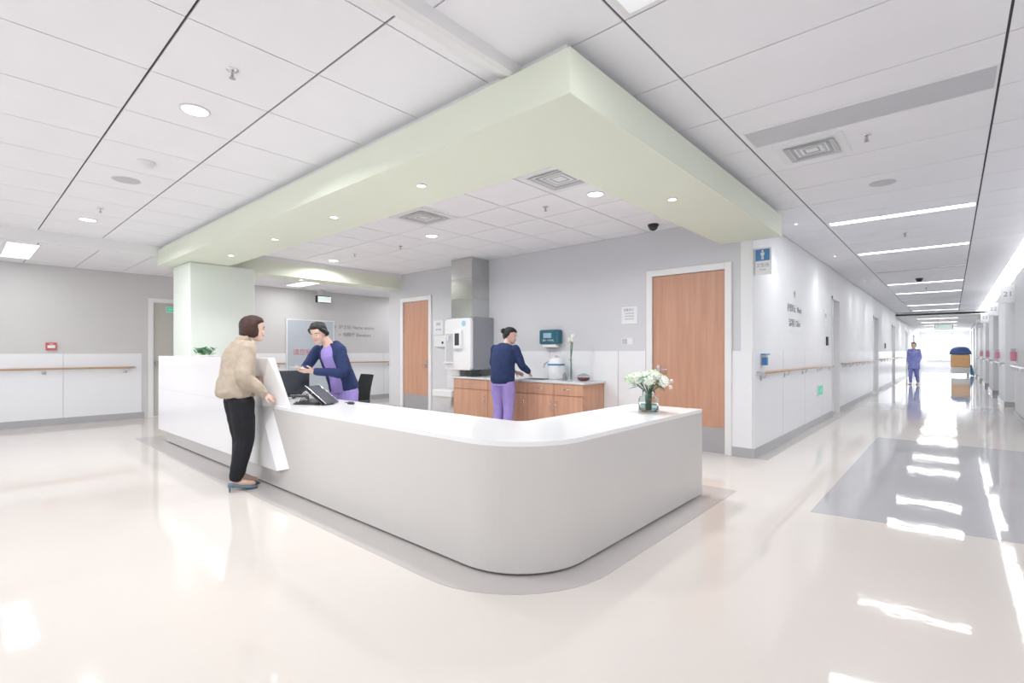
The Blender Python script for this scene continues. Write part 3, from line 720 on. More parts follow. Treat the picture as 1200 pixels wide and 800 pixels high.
t = thing('card_reader', 'black card reader below the nameplate at the first corridor door', 'card reader', (XC, 11.2, 1.42)); obj('reader', box(0, .03, -.05, .07, 0, .17), 'dark', t, bevel=.004); obj('led', box(.03, .032, 0, .02, .13, .14), 'greens', t)
t = thing('card_reader', 'black card reader beside the second corridor door', 'card reader', (XC, 22.4, 1.42)); obj('reader', box(0, .03, -.09, .09, 0, .19), 'dark', t, bevel=.004); obj('led', box(.03, .032, 0, .02, .13, .14), 'greens', t)
# ward number boxes and pink gel on the right
for k, y in enumerate(bays[:4]):
    o_ = ['nearest', 'second', 'third', 'fourth'][k]
    t = thing('ward_sign', 'white ward number box above the %s door on the right wall' % o_, 'sign', (XR, y - .08, 2.28))
    obj('case', box(-.21, 0, 0, .06, 0, .34), 'white', t, bevel=.004); text('print', str(21 + k), .14, 'print_', t, (-.105, -.001, .17), FY)
    t = thing('gel_dispenser', 'pink hand gel dispenser on the %s right wall pier' % o_, 'gel dispenser', (XR, y - .45, 1.12))
    obj('bottle', box(-.10, -.01, -.08, .08, 0, .19), 'pink', t, bevel=.02); obj('pump', box(-.09, -.02, -.04, .04, .19, .24), 'lgrey', t); obj('bracket', box(-.012, 0, -.07, .07, -.02, .22), 'white', t)
# hanging exit sign far away
t = thing('hanging_sign', 'white hanging direction sign far down the corridor', 'sign', (-.25, 28.2, 2.25))
obj('case', box(-.30, .30, -.03, .03, 0, .22), 'mgrey', t); obj('face', box(-.27, .27, -.034, -.03, .02, .20), mat('hanging_face', (.8, .86, .84), .4, emit=.5), t)
bm = B(); bx(bm, -.2, -.19, 0, .01, .22, .56); bx(bm, .19, .2, 0, .01, .22, .56); obj('rod', bm, 'mgrey', t); text('print', '安全出口', .12, 'greens', t, (0, -.035, .11), FY)

# ---------------- things on the counter ----------------
ZC = .78
t = thing('flower_vase', 'clear glass vase of white flowers on the right end of the counter', 'vase', (-1.98, 4.03, ZC))
obj('vessel', lathe(B(), [(.078, 0), (.085, .006), (.085, .10), (.078, .125), (.052, .135), (.052, .175), (.055, .18), (.049, .178), (.048, .137), (.072, .12), (.079, .10), (.079, .012), (.01, .010)], n=32), 'glass', t, smooth=True)
obj('water', lathe(B(), [(.076, .012), (.076, .06), (.074, .062)], n=32), mat('vase_water_tint', (.55, .68, .68), .05, trans=.9, ior=1.33, var=.02), t, smooth=True)
bm = B()
heads = []
for k in range(15):
    a = k * 2.4; r = .02 + .115 * ((k + .5) / 15) ** .6
    h = .31 - 1.6 * r * r * 2.2 + random.uniform(-.02, .025)
    heads.append((r * 1.25 * math.cos(a), r * math.sin(a), h))
for hx, hy, hz in heads: tube(bm, [(hx * .12, hy * .12, .02), (hx * .2, hy * .2, .17), (hx, hy, hz)], .004, 6)
obj('stem', bm, 'stem', t, smooth=True)
for i, (hx, hy, hz) in enumerate(heads):
    bm = B(); c = Vector((hx, hy, hz)); r = random.uniform(.040, .052)
    for k in range(30):
        z = 1 - 2 * (k + .5) / 30; 
        if z < -.6: continue
        a = k * 2.4; q = math.sqrt(1 - z * z); d = Vector((q * math.cos(a), q * math.sin(a), z))
        u, v = perp(d); p = c + d * r; s = r * .36
        vs = [bm.verts.new(p + u * s * ca + v * s * sa + d * s * w) for ca, sa, w in ((1, 0, .3), (.5, .6, .15), (-.5, .6, .1), (-1, 0, .3), (-.5, -.6, .1), (.5, -.6, .15))]
        cc = bm.verts.new(p - d * s * .3)
        for j in range(6): bm.faces.new((cc, vs[j], vs[(j + 1) % 6]))
    ball(bm, c, r * .85, r * .85, r * .85, 8, 6)
    obj('flower', bm, 'petal' if i % 3 else 'petalg', t)
def leafshape(bm, base, d, L, w, bend=.3, n=4):
    d = Vector(d).normalized(); u = d.cross(Vector((0, 0, 1)))
    u = u.normalized() if u.length > .01 else Vector((1, 0, 0))
    prev = None; base = Vector(base)
    for k in range(n + 1):
        s = k / n; p = base + d * L * s + Vector((0, 0, -bend * L * s * s)); ww = w * math.sin(math.pi * min(.97, s * .92 + .06))
        row = [bm.verts.new(p - u * ww), bm.verts.new(p + Vector((0, 0, -.15 * ww))), bm.verts.new(p + u * ww)]
        if prev:
            bm.faces.new((prev[0], prev[1], row[1], row[0])); bm.faces.new((prev[1], prev[2], row[2], row[1]))
        prev = row
for k in range(18):
    a = k * 2.4 + .5
    bm = B(); leafshape(bm, (.05 * math.cos(a), .05 * math.sin(a), .22 + .03 * (k % 4)), (math.cos(a), math.sin(a), .35 - .3 * (k % 3)), random.uniform(.09, .15), .022)
    obj('leaf', bm, 'leafd' if k % 2 else 'leaf', t)
bm = B()
for p in ((.19, -.05, .25), (.21, -.02, .22), (.2, .02, .27), (-.15, -.05, .25)): ball(bm, p, .018, .018, .018, 8, 5)
obj('bud', bm, mat('bud_pink', (.86, .72, .66), .6, var=.1), t, smooth=True)
bm = B(); tube(bm, [(.02, 0, .17), (.12, -.03, .24), (.2, -.03, .25)], .003, 6); tube(bm, [(-.02, 0, .17), (-.1, -.03, .24), (-.15, -.05, .25)], .003, 6); obj('stem', bm, 'stem', t)

t = thing('small_plant', 'small trailing green plant on top of the raised counter screen', 'plant', (-7.42, 2.24, 1.24))
obj('tray', box(-.30, .26, -.06, .06, 0, .015), 'white', t, bevel=.005)
for k in range(46):
    a = random.uniform(0, 6.28); x = random.choice([-.28, -.15, -.05, .08, .2]) + random.uniform(-.07, .07)
    bm = B(); leafshape(bm, (x, random.uniform(-.04, .04), .015 + random.random() * .07), (math.cos(a), math.sin(a), random.uniform(.6, 2.0)), random.uniform(.06, .10), .024, .2)
    obj('leaf', bm, 'leaf' if k % 3 else 'leafd', t)
bm = B()
for k in range(10):
    x = -.27 + k * .055; tube(bm, [(x, 0, .01), (x + .01, 0, .06), (x + .02, .01, .11)], .003, 5)
obj('stem', bm, 'stem', t)

# desk telephone console seen from behind, tilted screen
t = thing('desk_console', 'black desk console with a tilted silver edged panel on the counter', 'console', (-4.74, 2.38, ZC), R(30))
bm = B(); hexa(bm, [(-.22, -.10, .0), (.14, -.10, 0), (.14, .12, 0), (-.22, .12, 0), (-.20, -.06, .03), (.10, -.06, .03), (.10, .10, .06), (-.20, .10, .06)])
obj('base', bm, 'dark', t, bevel=.005)
def slab(bm, p0, p1, hw, th):
    """slab between two xz points, along y +-hw"""
    p0 = Vector(p0); p1 = Vector(p1); n = Vector((-(p1.z - p0.z), 0, p1.x - p0.x)).normalized() * th
    hexa(bm, [p0 + Vector((0, -hw, 0)), p1 + Vector((0, -hw, 0)), p1 + Vector((0, hw, 0)), p0 + Vector((0, hw, 0)), p0 + n + Vector((0, -hw, 0)), p1 + n + Vector((0, -hw, 0)), p1 + n + Vector((0, hw, 0)), p0 + n + Vector((0, hw, 0))])
    return bm
obj('display_panel', slab(B(), (-.02, 0, .21), (.24, 0, .012), .13, .012), 'screen', t, bevel=.003)
bm = B()
for q in (-.133, .133): tube(bm, [(-.02, q, .225), (.24, q, .025)], .007, 6)
obj('edge_trim', bm, 'chrome', t, smooth=True)
obj('display_back', slab(B(), (-.025, 0, .195), (.20, 0, .012), .12, -.02), 'dark', t, bevel=.003)
bm = B(); tube(bm, [(-.16, -.06, .03), (-.09, -.06, .14), (-.03, -.06, .17)], .008, 8); tube(bm, [(-.16, .07, .03), (-.09, .07, .14), (-.03, .07, .17)], .008, 8); tube(bm, [(-.13, -.06, .10), (-.13, .07, .10)], .006, 8)
obj('stand', bm, 'chrome', t, smooth=True)
bm = B(); tube(bm, [(-.20, -.10, .085), (-.17, -.09, .10), (-.05, -.10, .10), (-.02, -.10, .085)], [.022, .015, .015, .022], 10); obj('handset', bm, 'dark', t, smooth=True)
bm = B()
for i in range(4):
    for j in range(3): bx(bm, -.19 + i * .03, -.17 + i * .03, -.02 + j * .03, 0.0 + j * .03, .045, .062)
obj('keypad', bm, 'lgrey', t)
for c in t.children: c.scale = (.84, .84, .84)
t = thing('computer_mouse', 'dark mouse beside the console on the counter', 'mouse', (-4.46, 2.62, ZC))
obj('shell', ball(B(), (0, 0, .012), .055, .032, .016, 12, 6), 'dark', t, smooth=True); obj('wheel', cyl(B(), (.02, -.003, .024), .007, .006, 10, 'y'), 'lgrey', t)
obj('cable', tube(B(), [(-.05, 0, .006), (-.1, .05, .004), (-.16, .03, .004)], .003, 6), 'dark', t)
t = thing('computer_monitor', 'black desktop monitor behind the raised screen, left of the nurse', 'monitor', (-5.78, 2.58, ZC), R(68))
obj('screen', box(-.23, .23, -.012, 0, .03, .29), 'screen', t); obj('housing', box(-.24, .24, 0, .03, .02, .30), 'dark', t, bevel=.006)
obj('neck', box(-.03, .03, .025, .05, .01, .10), 'dark', t); obj('foot', box(-.11, .11, -.07, .12, 0, .012), 'dark', t, bevel=.004)
t = thing('document_tray', 'small pale stack of paper trays between monitor and console', 'tray', (-5.33, 2.70, ZC), R(20))
for k in range(2): obj('tray', box(-.10, .10, -.07, .07, .004 + k * .05, .012 + k * .05), 'lgrey', t)
bm = B()
for sx in (-.095, .095):
    for sy in (-.065, .065): bx(bm, sx - .004, sx + .004, sy - .004, sy + .004, 0, .062)
obj('post', bm, 'lgrey', t); obj('paper', box(-.085, .085, -.06, .06, .062, .072), 'paper', t)

# office chairs
def office_chair(loc, rz, label):
    t = thing('office_chair', label, 'chair', loc, rz, 'black office chairs behind the counter')
    bm = B(); rs = []
    for i in range(7):
        s = i / 6; z = .50 + .50 * s; y = -.22 - .06 * s + .03 * math.sin(s * 3.1); w = .22 + .02 * math.sin(s * 3.14)
        rs.append((i, z, y, w))
    prev = None
    for i, z, y, w in rs:
        row = [bm.verts.new((w * (k / 4 - 1) if True else 0, y + .05 * ((k / 4 - 1) ** 2) * 1, z)) for k in range(9)]
        if prev:
            for k in range(8): bm.faces.new((prev[k], prev[k + 1], row[k + 1], row[k]))
        prev = row
    bmesh.ops.solidify(bm, geom=bm.faces[:], thickness=.025)
    obj('backrest', bm, 'mesh', t, bevel=.004)
    obj('seat', box(-.24, .24, -.22, .25, .43, .50), 'mesh', t, bevel=.03)
    obj('back_support', tube(B(), [(0, -.05, .42), (0, -.26, .44), (0, -.275, .60)], .02, 8), 'dark', t, smooth=True)
    obj('column', cyl(B(), (0, 0, .10), .028, .33), 'chrome', t)
    for k in range(5):
        a = k * 2 * math.pi / 5; c, s = math.cos(a), math.sin(a)
        l = obj('leg', tube(B(), [(0, 0, .10), (c * .29, s * .29, .075)], [.024, .016], 8), 'dark', t, smooth=True)
        obj('caster', cyl(B(), (c * .29 - .012, s * .29, .031), .030, .024, 12, 'x'), 'dark', l)
    for s in (-1, 1): obj('armrest', tube(B(), [(s * .235, -.02, .45), (s * .28, -.02, .52), (s * .28, -.02, .66), (s * .28, .12, .67), (s * .28, -.14, .67)], .016, 8), 'dark', t, smooth=True)
    return t
office_chair((-5.84, 3.42, 0), R(170), 'black mesh office chair directly behind the nurse')
office_chair((-7.45, 3.30, 0), R(200), 'black mesh office chair left of the nurse behind the monitor')

# ---------------- linen cart far away ----------------
t = thing('linen_cart', 'orange and blue domed linen cart far down the corridor', 'cart', (.36, 36.5, 0))
obj('body', box(-.40, .40, -.35, .35, .45, 1.15), 'orange', t, bevel=.06)
bm = B(); rs = []
for i in range(7):
    a = math.pi / 2 * i / 6; rs.append((Vector((0, 0, 1.15 + .42 * math.sin(a))), Vector((.45 * max(math.cos(a), .1) ** .6, 0, 0)), Vector((0, .40 * max(math.cos(a), .1) ** .6, 0))))
rings(bm, rs, 20); obj('cover', bm, 'cartb', t, smooth=True)
obj('chassis', box(-.40, .40, -.35, .35, .14, .45), 'white', t, bevel=.02)
bm = B(); hexa(bm, [(.40, -.3, .05), (.56, -.3, .03), (.56, .3, .03), (.40, .3, .05), (.40, -.3, .62), (.47, -.2, .55), (.47, .2, .55), (.40, .3, .62)]); obj('bag', bm, 'cartl', t, bevel=.03)
for sx in (-.3, .3):
    for sy in (-.25, .25): obj('wheel', cyl(B(), (sx - .02, sy, .07), .07, .04, 14, 'x'), 'dark', t)

# ---------------- people ----------------
def remesh(name, bm, m, parent, vox=.006, smooth=6, wr=0):
    o = obj(name, bm, m, None)
    r = o.modifiers.new('r', 'REMESH'); r.mode = 'VOXEL'; r.voxel_size = vox; r.use_smooth_shade = True
    if smooth:
        s = o.modifiers.new('s', 'SMOOTH'); s.factor = .5; s.iterations = smooth
    if wr:
        d = o.modifiers.new('d', 'DISPLACE'); d.texture = WRINKLE; d.strength = wr; d.mid_level = .5; d.texture_coords = 'LOCAL'
    dg = bpy.context.evaluated_depsgraph_get(); dg.update()
    me = bpy.data.meshes.new_from_object(o.evaluated_get(dg)); old = o.data
    o.modifiers.clear(); o.data = me; bpy.data.meshes.remove(old); me.name = name
    for p in me.polygons: p.use_smooth = True
    o.parent = parent
    return o
WRINKLE = bpy.data.textures.new('cloth_folds', 'CLOUDS'); WRINKLE.noise_scale = .085; WRINKLE.noise_depth = 1
def V(*a): return Vector(a)
def limb(bm, pts, rad, n=14):
    """smooth limb: subdivide with Catmull-Rom then tube"""
    pts = [Vector(p) for p in pts]; out = []; ro = []
    for i in range(len(pts) - 1):
        p0 = pts[max(i - 1, 0)]; p1 = pts[i]; p2 = pts[i + 1]; p3 = pts[min(i + 2, len(pts) - 1)]
        for k in range(3):
            t = k / 3
            out.append(.5 * ((2 * p1) + (p2 - p0) * t + (2 * p0 - 5 * p1 + 4 * p2 - p3) * t * t + (3 * p1 - p0 - 3 * p2 + p3) * t ** 3)); ro.append(rad[i] * (1 - t) + rad[i + 1] * t)
    out.append(pts[-1]); ro.append(rad[-1])
    tube(bm, out, ro, n)
def torso(bm, J, prof, grow=0.0, arc=None, thick=.012):
    """prof: list of (t along spine 0..1, half width, half depth, forward offset). arc: open front half-angle (radians)"""
    sp = J['spine']; rs = []
    for t, w, d, f in prof:
        k = t * (len(sp) - 1); i = min(int(k), len(sp) - 2); c = sp[i].lerp(sp[i + 1], k - i)
        up = (sp[i + 1] - sp[i]).normalized() if True else 0
        lat = J['lath'].lerp(J['lats'], min(1, max(0, t))).normalized(); fw = up.cross(lat).normalized(); lat = fw.cross(up).normalized()
        rs.append((c + fw * f, lat * (w + grow), fw * (d + grow)))
    if arc is None:
        rings(bm, rs, 24)
    else:
        n = 28; prev = None
        for c, ux, uy in rs:
            row = []
            for side in (0, 1):
                q = 1 if side == 0 else (1 - thick / max(ux.length, .02))
                idx = range(n + 1) if side == 0 else range(n, -1, -1)
                for i in idx:
                    a = math.pi / 2 + arc + (2 * math.pi - 2 * arc) * i / n
                    row.append(bm.verts.new(c + ux * q * math.cos(a) + uy * q * math.sin(a)))
            if prev:
                m = len(row)
                for i in range(m): bm.faces.new((prev[i], prev[(i + 1) % m], row[(i + 1) % m], row[i]))
            else: bm.faces.new(row)
            prev = row
        bm.faces.new(prev)
BODY = [(0, .13, .09, 0), (.10, .160, .108, -.012), (.25, .155, .105, -.01), (.45, .120, .088, .0), (.65, .130, .10, .006), (.80, .150, .105, .012), (.92, .160, .085, .0), (1.0, .10, .06, -.01)]
def hand(bm, w, d, nrm, side, s=1.0, curl=.5, spread=.22):
    """hand from wrist w, pointing d, palm normal nrm; side +1: thumb towards nrm x d"""
    d = Vector(d).normalized(); nrm = Vector(nrm); nrm = (nrm - d * nrm.dot(d)).normalized(); lat = nrm.cross(d).normalized() * side
    rings(bm, [(w - d * .02, lat * .024 * s, nrm * .019 * s), (w + d * .02, lat * .032 * s, nrm * .017 * s), (w + d * .06 * s, lat * .039 * s, nrm * .015 * s), (w + d * .088 * s, lat * .037 * s, nrm * .012 * s)], 12)
    for k, L in enumerate((.062, .072, .068, .052)):
        o = (1.5 - k) * .0205 * s; b = w + d * .080 * s + lat * o; dd = (d + lat * (1.5 - k) * spread * .3).normalized(); pts = [b]; ang = 0
        for j in range(3):
            ang += curl * (.5 + .3 * j); st = (dd * math.cos(ang) + nrm * math.sin(ang)) * L * s * (.45, .32, .25)[j]; pts.append(pts[-1] + st)
        tube(bm, pts, [.0088 * s, .0082 * s, .0075 * s, .0062 * s], 8)
    b = w + d * .025 * s + lat * .026 * s
    tube(bm, [b, b + (d * .6 + lat * .8 + nrm * .25).normalized() * .035 * s, b + (d * .6 + lat * .8 + nrm * .25).normalized() * .035 * s + (d + lat * .25 + nrm * .4).normalized() * .038 * s], [.012 * s, .0105 * s, .008 * s], 8)
def head(bm, c, f, up=V(0, 0, 1), s=1.0):
    f = Vector(f).normalized(); up = (Vector(up) - f * Vector(up).dot(f)).normalized(); r = f.cross(up).normalized()
    # rows: height, half width, front, back
    rows = [(-.118, .022, .075, -.035), (-.108, .036, .088, -.0), (-.085, .050, .092, .045), (-.055, .062, .090, .070), (-.02, .070, .087, .088), (.015, .074, .088, .098), (.05, .075, .088, .100), (.08, .066, .074, .088), (.103, .046, .050, .062), (.114, .02, .02, .028)]
    rings(bm, [(c + (up * h + f * (fr - bk) / 2) * s, r * w * s, f * (fr + bk) / 2 * s) for h, w, fr, bk in rows], 24)
    # nose, brow, chin, ears
    rings(bm, [(c + (up * .012 + f * .084) * s, r * .006 * s, up * .004 * s), (c + (up * -.005 + f * .091) * s, r * .008 * s, up * .008 * s), (c + (up * -.027 + f * .103) * s, r * .012 * s, up * .009 * s), (c + (up * -.036 + f * .088) * s, r * .013 * s, up * .006 * s)], 10)
    for q in (-1, 1):
        ball(bm, c + (r * q * .028 + f * .075 - up * .03) * s, .02 * s, .02 * s, .02 * s)
        tube(bm, [c + (r * q * .074 - up * .025 - f * .004) * s, c + (r * q * .082 - up * .0 - f * .014) * s, c + (r * q * .078 + up * .018 - f * .010) * s], [.008 * s, .011 * s, .009 * s], 8)
    tube(bm, [c + (r * -.038 + f * .082 + up * .022) * s, c + (f * .089 + up * .018) * s, c + (r * .038 + f * .082 + up * .022) * s], .007 * s, 8)
    tube(bm, [c + (r * -.012 + f * .089 - up * .058) * s, c + (f * .094 - up * .057) * s, c + (r * .012 + f * .089 - up * .058) * s], .006 * s, 8)
    ball(bm, c + (f * .083 - up * .098) * s, .018 * s, .018 * s, .014 * s)
    return f, up, r
def face_parts(c, f, up, r, parent, s=1.0, hair='hairk'):
    for q in (-1, 1):
        bm = B(); p = c + (r * q * .031 + f * .081 + up * .0) * s
        rings(bm, [(p, r * .014 * s, up * .005 * s), (p + f * .007 * s, r * .009 * s, up * .004 * s)], 12); e = obj('eye', bm, 'paper', parent, smooth=True)
        obj('iris', rings(B(), [(p + f * .004 * s - up * .001, r * .006 * s, up * .006 * s), (p + f * .0085 * s - up * .001, r * .005 * s, up * .005 * s)], 10), 'dark', e)
        obj('eyebrow', tube(B(), [c + (r * q * .016 + f * .093 + up * .021) * s, c + (r * q * .032 + f * .090 + up * .026) * s, c + (r * q * .048 + f * .078 + up * .021) * s], .0032 * s, 6), hair, parent)
    obj('lips', tube(B(), [c + (r * -.019 + f * .090 - up * .058) * s, c + (f * .100 - up * .0565) * s, c + (r * .019 + f * .090 - up * .058) * s], [.0035 * s, .0065 * s, .0035 * s], 8), 'lips', parent, smooth=True)
def hairmesh(c, f, up, r, rows, s=1.0, extra=None):
    """rows: height, half width, front, back"""
    bm = B()
    rings(bm, [(c + (up * h + f * (fr - bk) / 2) * s, r * w * s, f * (fr + bk) / 2 * s) for h, w, fr, bk in rows], 24)
    if extra: extra(bm)
    return bm

def make_body(root, J, F, hs=1.0, legs=True):
    bm = B()
    torso(bm, J, BODY)
    n = J['spine'][-1]
    tube(bm, [n - V(0, 0, .03), n.lerp(J['head'], .35), J['head'] + V(0, 0, -.05)], [.066, .052, .052], 14)
    f, up, r = head(bm, J['head'], J['face'], J.get('hup', V(0, 0, 1)), hs)
    for q, sd in (('R', 1), ('L', -1)):
        limb(bm, [J['sh' + q], J['el' + q].lerp(J['sh' + q], .5), J['el' + q], J['wr' + q].lerp(J['el' + q], .55), J['wr' + q]], [.046, .042, .036, .034, .024])
        hand(bm, J['wr' + q], J['hd' + q], J['hn' + q], J.get('hs' + q, 1), 1.0, J.get('curl', .5))
        limb(bm, [J['hip' + q], J['kn' + q].lerp(J['hip' + q], .5), J['kn' + q], J['an' + q].lerp(J['kn' + q], .62), J['an' + q]], [.085, .075, .054, .054, .034])
        a = J['an' + q]; td = J.get('toe', V(0, 1, 0))
        limb(bm, [a - td * .02 - V(0, 0, .015), a + td * .06 + V(0, 0, J.get('toedrop', -.035)), a + td * .15 + V(0, 0, J.get('toedrop', -.035) * 1.4)], [.032, .03, .022], 10)
    b = remesh('body', bm, 'skin', root, .0055, 3)
    return f, up, r
def sleeves(bm, J, g, end=.97, rr=(.062, .058, .052, .046, .036)):
    for q in 'RL':
        e = J['el' + q].lerp(J['wr' + q], end)
        limb(bm, [J['sh' + q], J['el' + q].lerp(J['sh' + q], .5), J['el' + q], e.lerp(J['el' + q], .5), e], [x + g for x in rr])
def trousers(root, J, m, g=0.0, ankle=.95, rr=(.098, .088, .067, .060, .047), top=.45):
    bm = B()
    torso(bm, J, [(t, w + .010 + g, d + .010 + g, f) for t, w, d, f in BODY if t <= top])
    for q in 'RL':
        e = J['kn' + q].lerp(J['an' + q], ankle)
        limb(bm, [J['hip' + q], J['kn' + q].lerp(J['hip' + q], .5), J['kn' + q], e.lerp(J['kn' + q], .5), e], [x + g for x in rr])
    return remesh('trousers', bm, m, root, .007, 4, .010)
def shoes(root, J, m, heel=0.0):
    td = J.get('toe', V(0, 1, 0)); lt = V(td.y, -td.x, 0)
    for q in 'RL':
        a = J['an' + q]; bm = B(); z0 = .0
        base = V(a.x, a.y, 0)
        if heel:
            rings(bm, [(base - td * .065 + V(0, 0, heel * .95), lt * .018, V(0, 0, .02)), (base - td * .03 + V(0, 0, heel + .008), lt * .034, V(0, 0, .030)), (base + td * .03 + V(0, 0, heel * .75), lt * .034, V(0, 0, .020)), (base + td * .10 + V(0, 0, .026), lt * .040, V(0, 0, .024)), (base + td * .15 + V(0, 0, .022), lt * .033, V(0, 0, .019)), (base + td * .185 + V(0, 0, .012), lt * .010, V(0, 0, .009))], 14)
            s = obj('shoe', bm, m, root, smooth=True)
            obj('heel', rings(B(), [(base - td * .045 + V(0, 0, heel), lt * .019, td * .017), (base - td * .05 + V(0, 0, heel * .5), lt * .010, td * .009), (base - td * .05, lt * .008, td * .008)], 10), m, s, smooth=True)
        else:
            rings(bm, [(base - td * .075 + V(0, 0, .04), lt * .022, V(0, 0, .035)), (base - td * .03 + V(0, 0, .05), lt * .038, V(0, 0, .048)), (base + td * .05 + V(0, 0, .040), lt * .042, V(0, 0, .038)), (base + td * .12 + V(0, 0, .030), lt * .046, V(0, 0, .029)), (base + td * .17 + V(0, 0, .024), lt * .034, V(0, 0, .022))], 14)
            s = obj('shoe', bm, m, root, smooth=True)
            obj('sole', rings(B(), [(base - td * .08 + V(0, 0, .008), lt * .02, V(0, 0, .008)), (base - td * .04 + V(0, 0, .008), lt * .038, V(0, 0, .008)), (base + td * .1 + V(0, 0, .008), lt * .046, V(0, 0, .008)), (base + td * .175 + V(0, 0, .008), lt * .03, V(0, 0, .008))], 12), 'dark', s)

# --- visitor in beige jacket ---
w = thing('person', 'woman with brown bob, beige jacket and black trousers standing at the counter', 'person', (-5.06, 1.80, 0), R(-4))
J = dict(spine=[V(0, -.0, .84), V(0, -.0, 1.00), V(0, .01, 1.20), V(0, .04, 1.405)], lath=V(1, 0, 0), lats=V(1, .0, 0), head=V(.0, .125, 1.525), face=V(.12, 1, -.10), hup=V(0, .1, 1),
         shR=V(.155, .03, 1.335), elR=V(.215, -.02, 1.07), wrR=V(.175, .165, .905), hdR=V(.05, .85, -.55), hnR=V(-.6, 0, -.8), hsR=1,
         shL=V(-.155, .03, 1.335), elL=V(-.215, .0, 1.10), wrL=V(-.06, .165, 1.02), hdL=V(.9, .25, -.1), hnL=V(0, -1, -.2), hsL=-1,
         hipR=V(.078, .0, .84), knR=V(.075, .03, .475), anR=V(.07, -.045, .115), hipL=V(-.078, 0, .84), knL=V(-.07, .045, .475), anL=V(-.075, .02, .115), toe=V(.10, .99, 0), toedrop=-.045)
f, up, r = make_body(w, J, None)
face_parts(J['head'], f, up, r, w, hair='hairb')
def bobx(bm):
    c = J['head']
    rings(bm, [(c + up * h - f * .03, r * a, f * b) for h, a, b in ((-.090, .070, .060), (-.07, .094, .086), (-.02, .102, .092), (.04, .096, .090))], 20)
obj_ = remesh('hair', hairmesh(J['head'], f, up, r, [(-.07, .086, .000, .100), (-.03, .097, .028, .119), (.01, .097, .040, .126), (.045, .093, .072, .126), (.08, .082, .088, .112), (.108, .062, .068, .085), (.125, .03, .03, .04)], 1, bobx), 'hairb', w, .006, 3, .012)
bm = B()
jp = [(.06, .172, .145, -.018), (.10, .190, .165, -.025), (.18, .196, .175, -.028), (.32, .190, .165, -.02), (.5, .180, .150, -.015), (.7, .178, .140, -.015), (.84, .178, .126, -.010), (.93, .160, .100, -.0), (1.0, .09, .075, .0)]
torso(bm, J, jp)
sleeves(bm, J, .012, .93, (.064, .062, .058, .052, .040))
for q in 'RL': ball(bm, J['el' + q], .066, .066, .06)
jk = remesh('jacket', bm, 'beige', w, .008, 4, .022)
n0 = J['spine'][-1]
obj('collar', rings(B(), [(n0 + V(0, -.012, -.02), V(.085, 0, 0), V(0, .075, .01)), (n0 + V(0, -.005, .015), V(.072, 0, 0), V(0, .066, .01)), (n0 + V(0, 0, .045), V(.068, 0, 0), V(0, .062, .01)), (n0 + V(0, 0, .045), V(.060, 0, 0), V(0, .055, .01))], 20), 'beige', jk, smooth=True)
sp = J['spine'][0]
obj('hem_band', rings(B(), [(V(0, -.02, .878), V(.166, 0, 0), V(0, .138, 0)), (V(0, -.02, .883), V(.182, 0, 0), V(0, .154, 0)), (V(0, -.022, .925), V(.186, 0, 0), V(0, .160, 0))], 28), 'beige', jk, smooth=True)
trousers(w, J, 'black', .006, rr=(.106, .098, .078, .070, .052)); shoes(w, J, 'shoe', .065)

# --- seated-desk nurse handing over ---
TH = math.atan2(-.30, -.954)
w = thing('person', 'smiling nurse in navy cardigan and lilac scrubs reaching over the counter', 'person', (-5.36, 3.06, 0), TH)
J = dict(spine=[V(0, -.0, .84), V(.01, .03, .99), V(.04, .09, 1.18), V(.07, .16, 1.385)], lath=V(1, 0, 0), lats=V(1, .1, 0), head=V(.125, .275, 1.515), face=V(-.28, 1, -.42), hup=V(.0, .35, 1),
         shR=V(.225, .19, 1.315), elR=V(.30, .30, 1.10), wrR=V(.16, .47, 1.095), hdR=V(-.35, .9, .05), hnR=V(-.5, -.1, .8), hsR=-1,
         shL=V(-.085, .14, 1.315), elL=V(-.165, .20, 1.06), wrL=V(.02, .45, 1.085), hdL=V(.45, .9, .08), hnL=V(.6, -.1, .8), hsL=1,
         hipR=V(.078, .0, .84), knR=V(.08, .02, .475), anR=V(.08, -.03, .085), hipL=V(-.078, 0, .84), knL=V(-.08, .03, .475), anL=V(-.08, -.0, .085), curl=.6)
f, up, r = make_body(w, J, None)
face_parts(J['head'], f, up, r, w)
def bun(bm):
    c = J['head']; ball(bm, c - f * .115 + up * .05, .042, .042, .036)
    ball(bm, c + up * .085 - f * .01, .066, .072, .045)
    for q in (-1, 1): tube(bm, [c + r * q * .068 + f * .045 + up * .055, c + r * q * .078 + f * .01 + up * .02, c + r * q * .072 - f * .05 - up * .03], [.02, .026, .03], 10)
HR = [(-.07, .058, -.050, .084), (-.04, .078, -.020, .106), (.0, .084, .008, .113), (.035, .086, .040, .117), (.058, .085, .074, .115), (.080, .079, .088, .107), (.105, .062, .072, .088), (.127, .026, .03, .04)]
remesh('hair', hairmesh(J['head'], f, up, r, HR, 1, bun), 'hairk', w, .006, 3)
bm = B(); torso(bm, J, [(.0, .165, .122, 0), (.12, .178, .128, -.005), (.3, .163, .120, .0), (.5, .145, .112, .005), (.68, .150, .120, .008), (.82, .158, .120, .008), (.92, .150, .098, .004), (.97, .115, .078, .0), (1.0, .085, .066, -.006)])
remesh('scrub_top', bm, 'lilac', w, .007, 4)
bm = B(); torso(bm, J, [(.04, .186, .138, -.006), (.14, .192, .144, -.008), (.3, .183, .138, .0), (.5, .168, .132, .005), (.68, .170, .134, .008), (.82, .172, .128, .008), (.93, .168, .106, .0), (.98, .135, .092, -.01), (1.02, .10, .082, -.012)], arc=.55, thick=.022)
sleeves(bm, J, .004, .90, (.062, .058, .052, .046, .038))
remesh('cardigan', bm, 'navy', w, .0075, 4, .013)
trousers(w, J, 'lilac', .012); shoes(w, J, 'shoew')
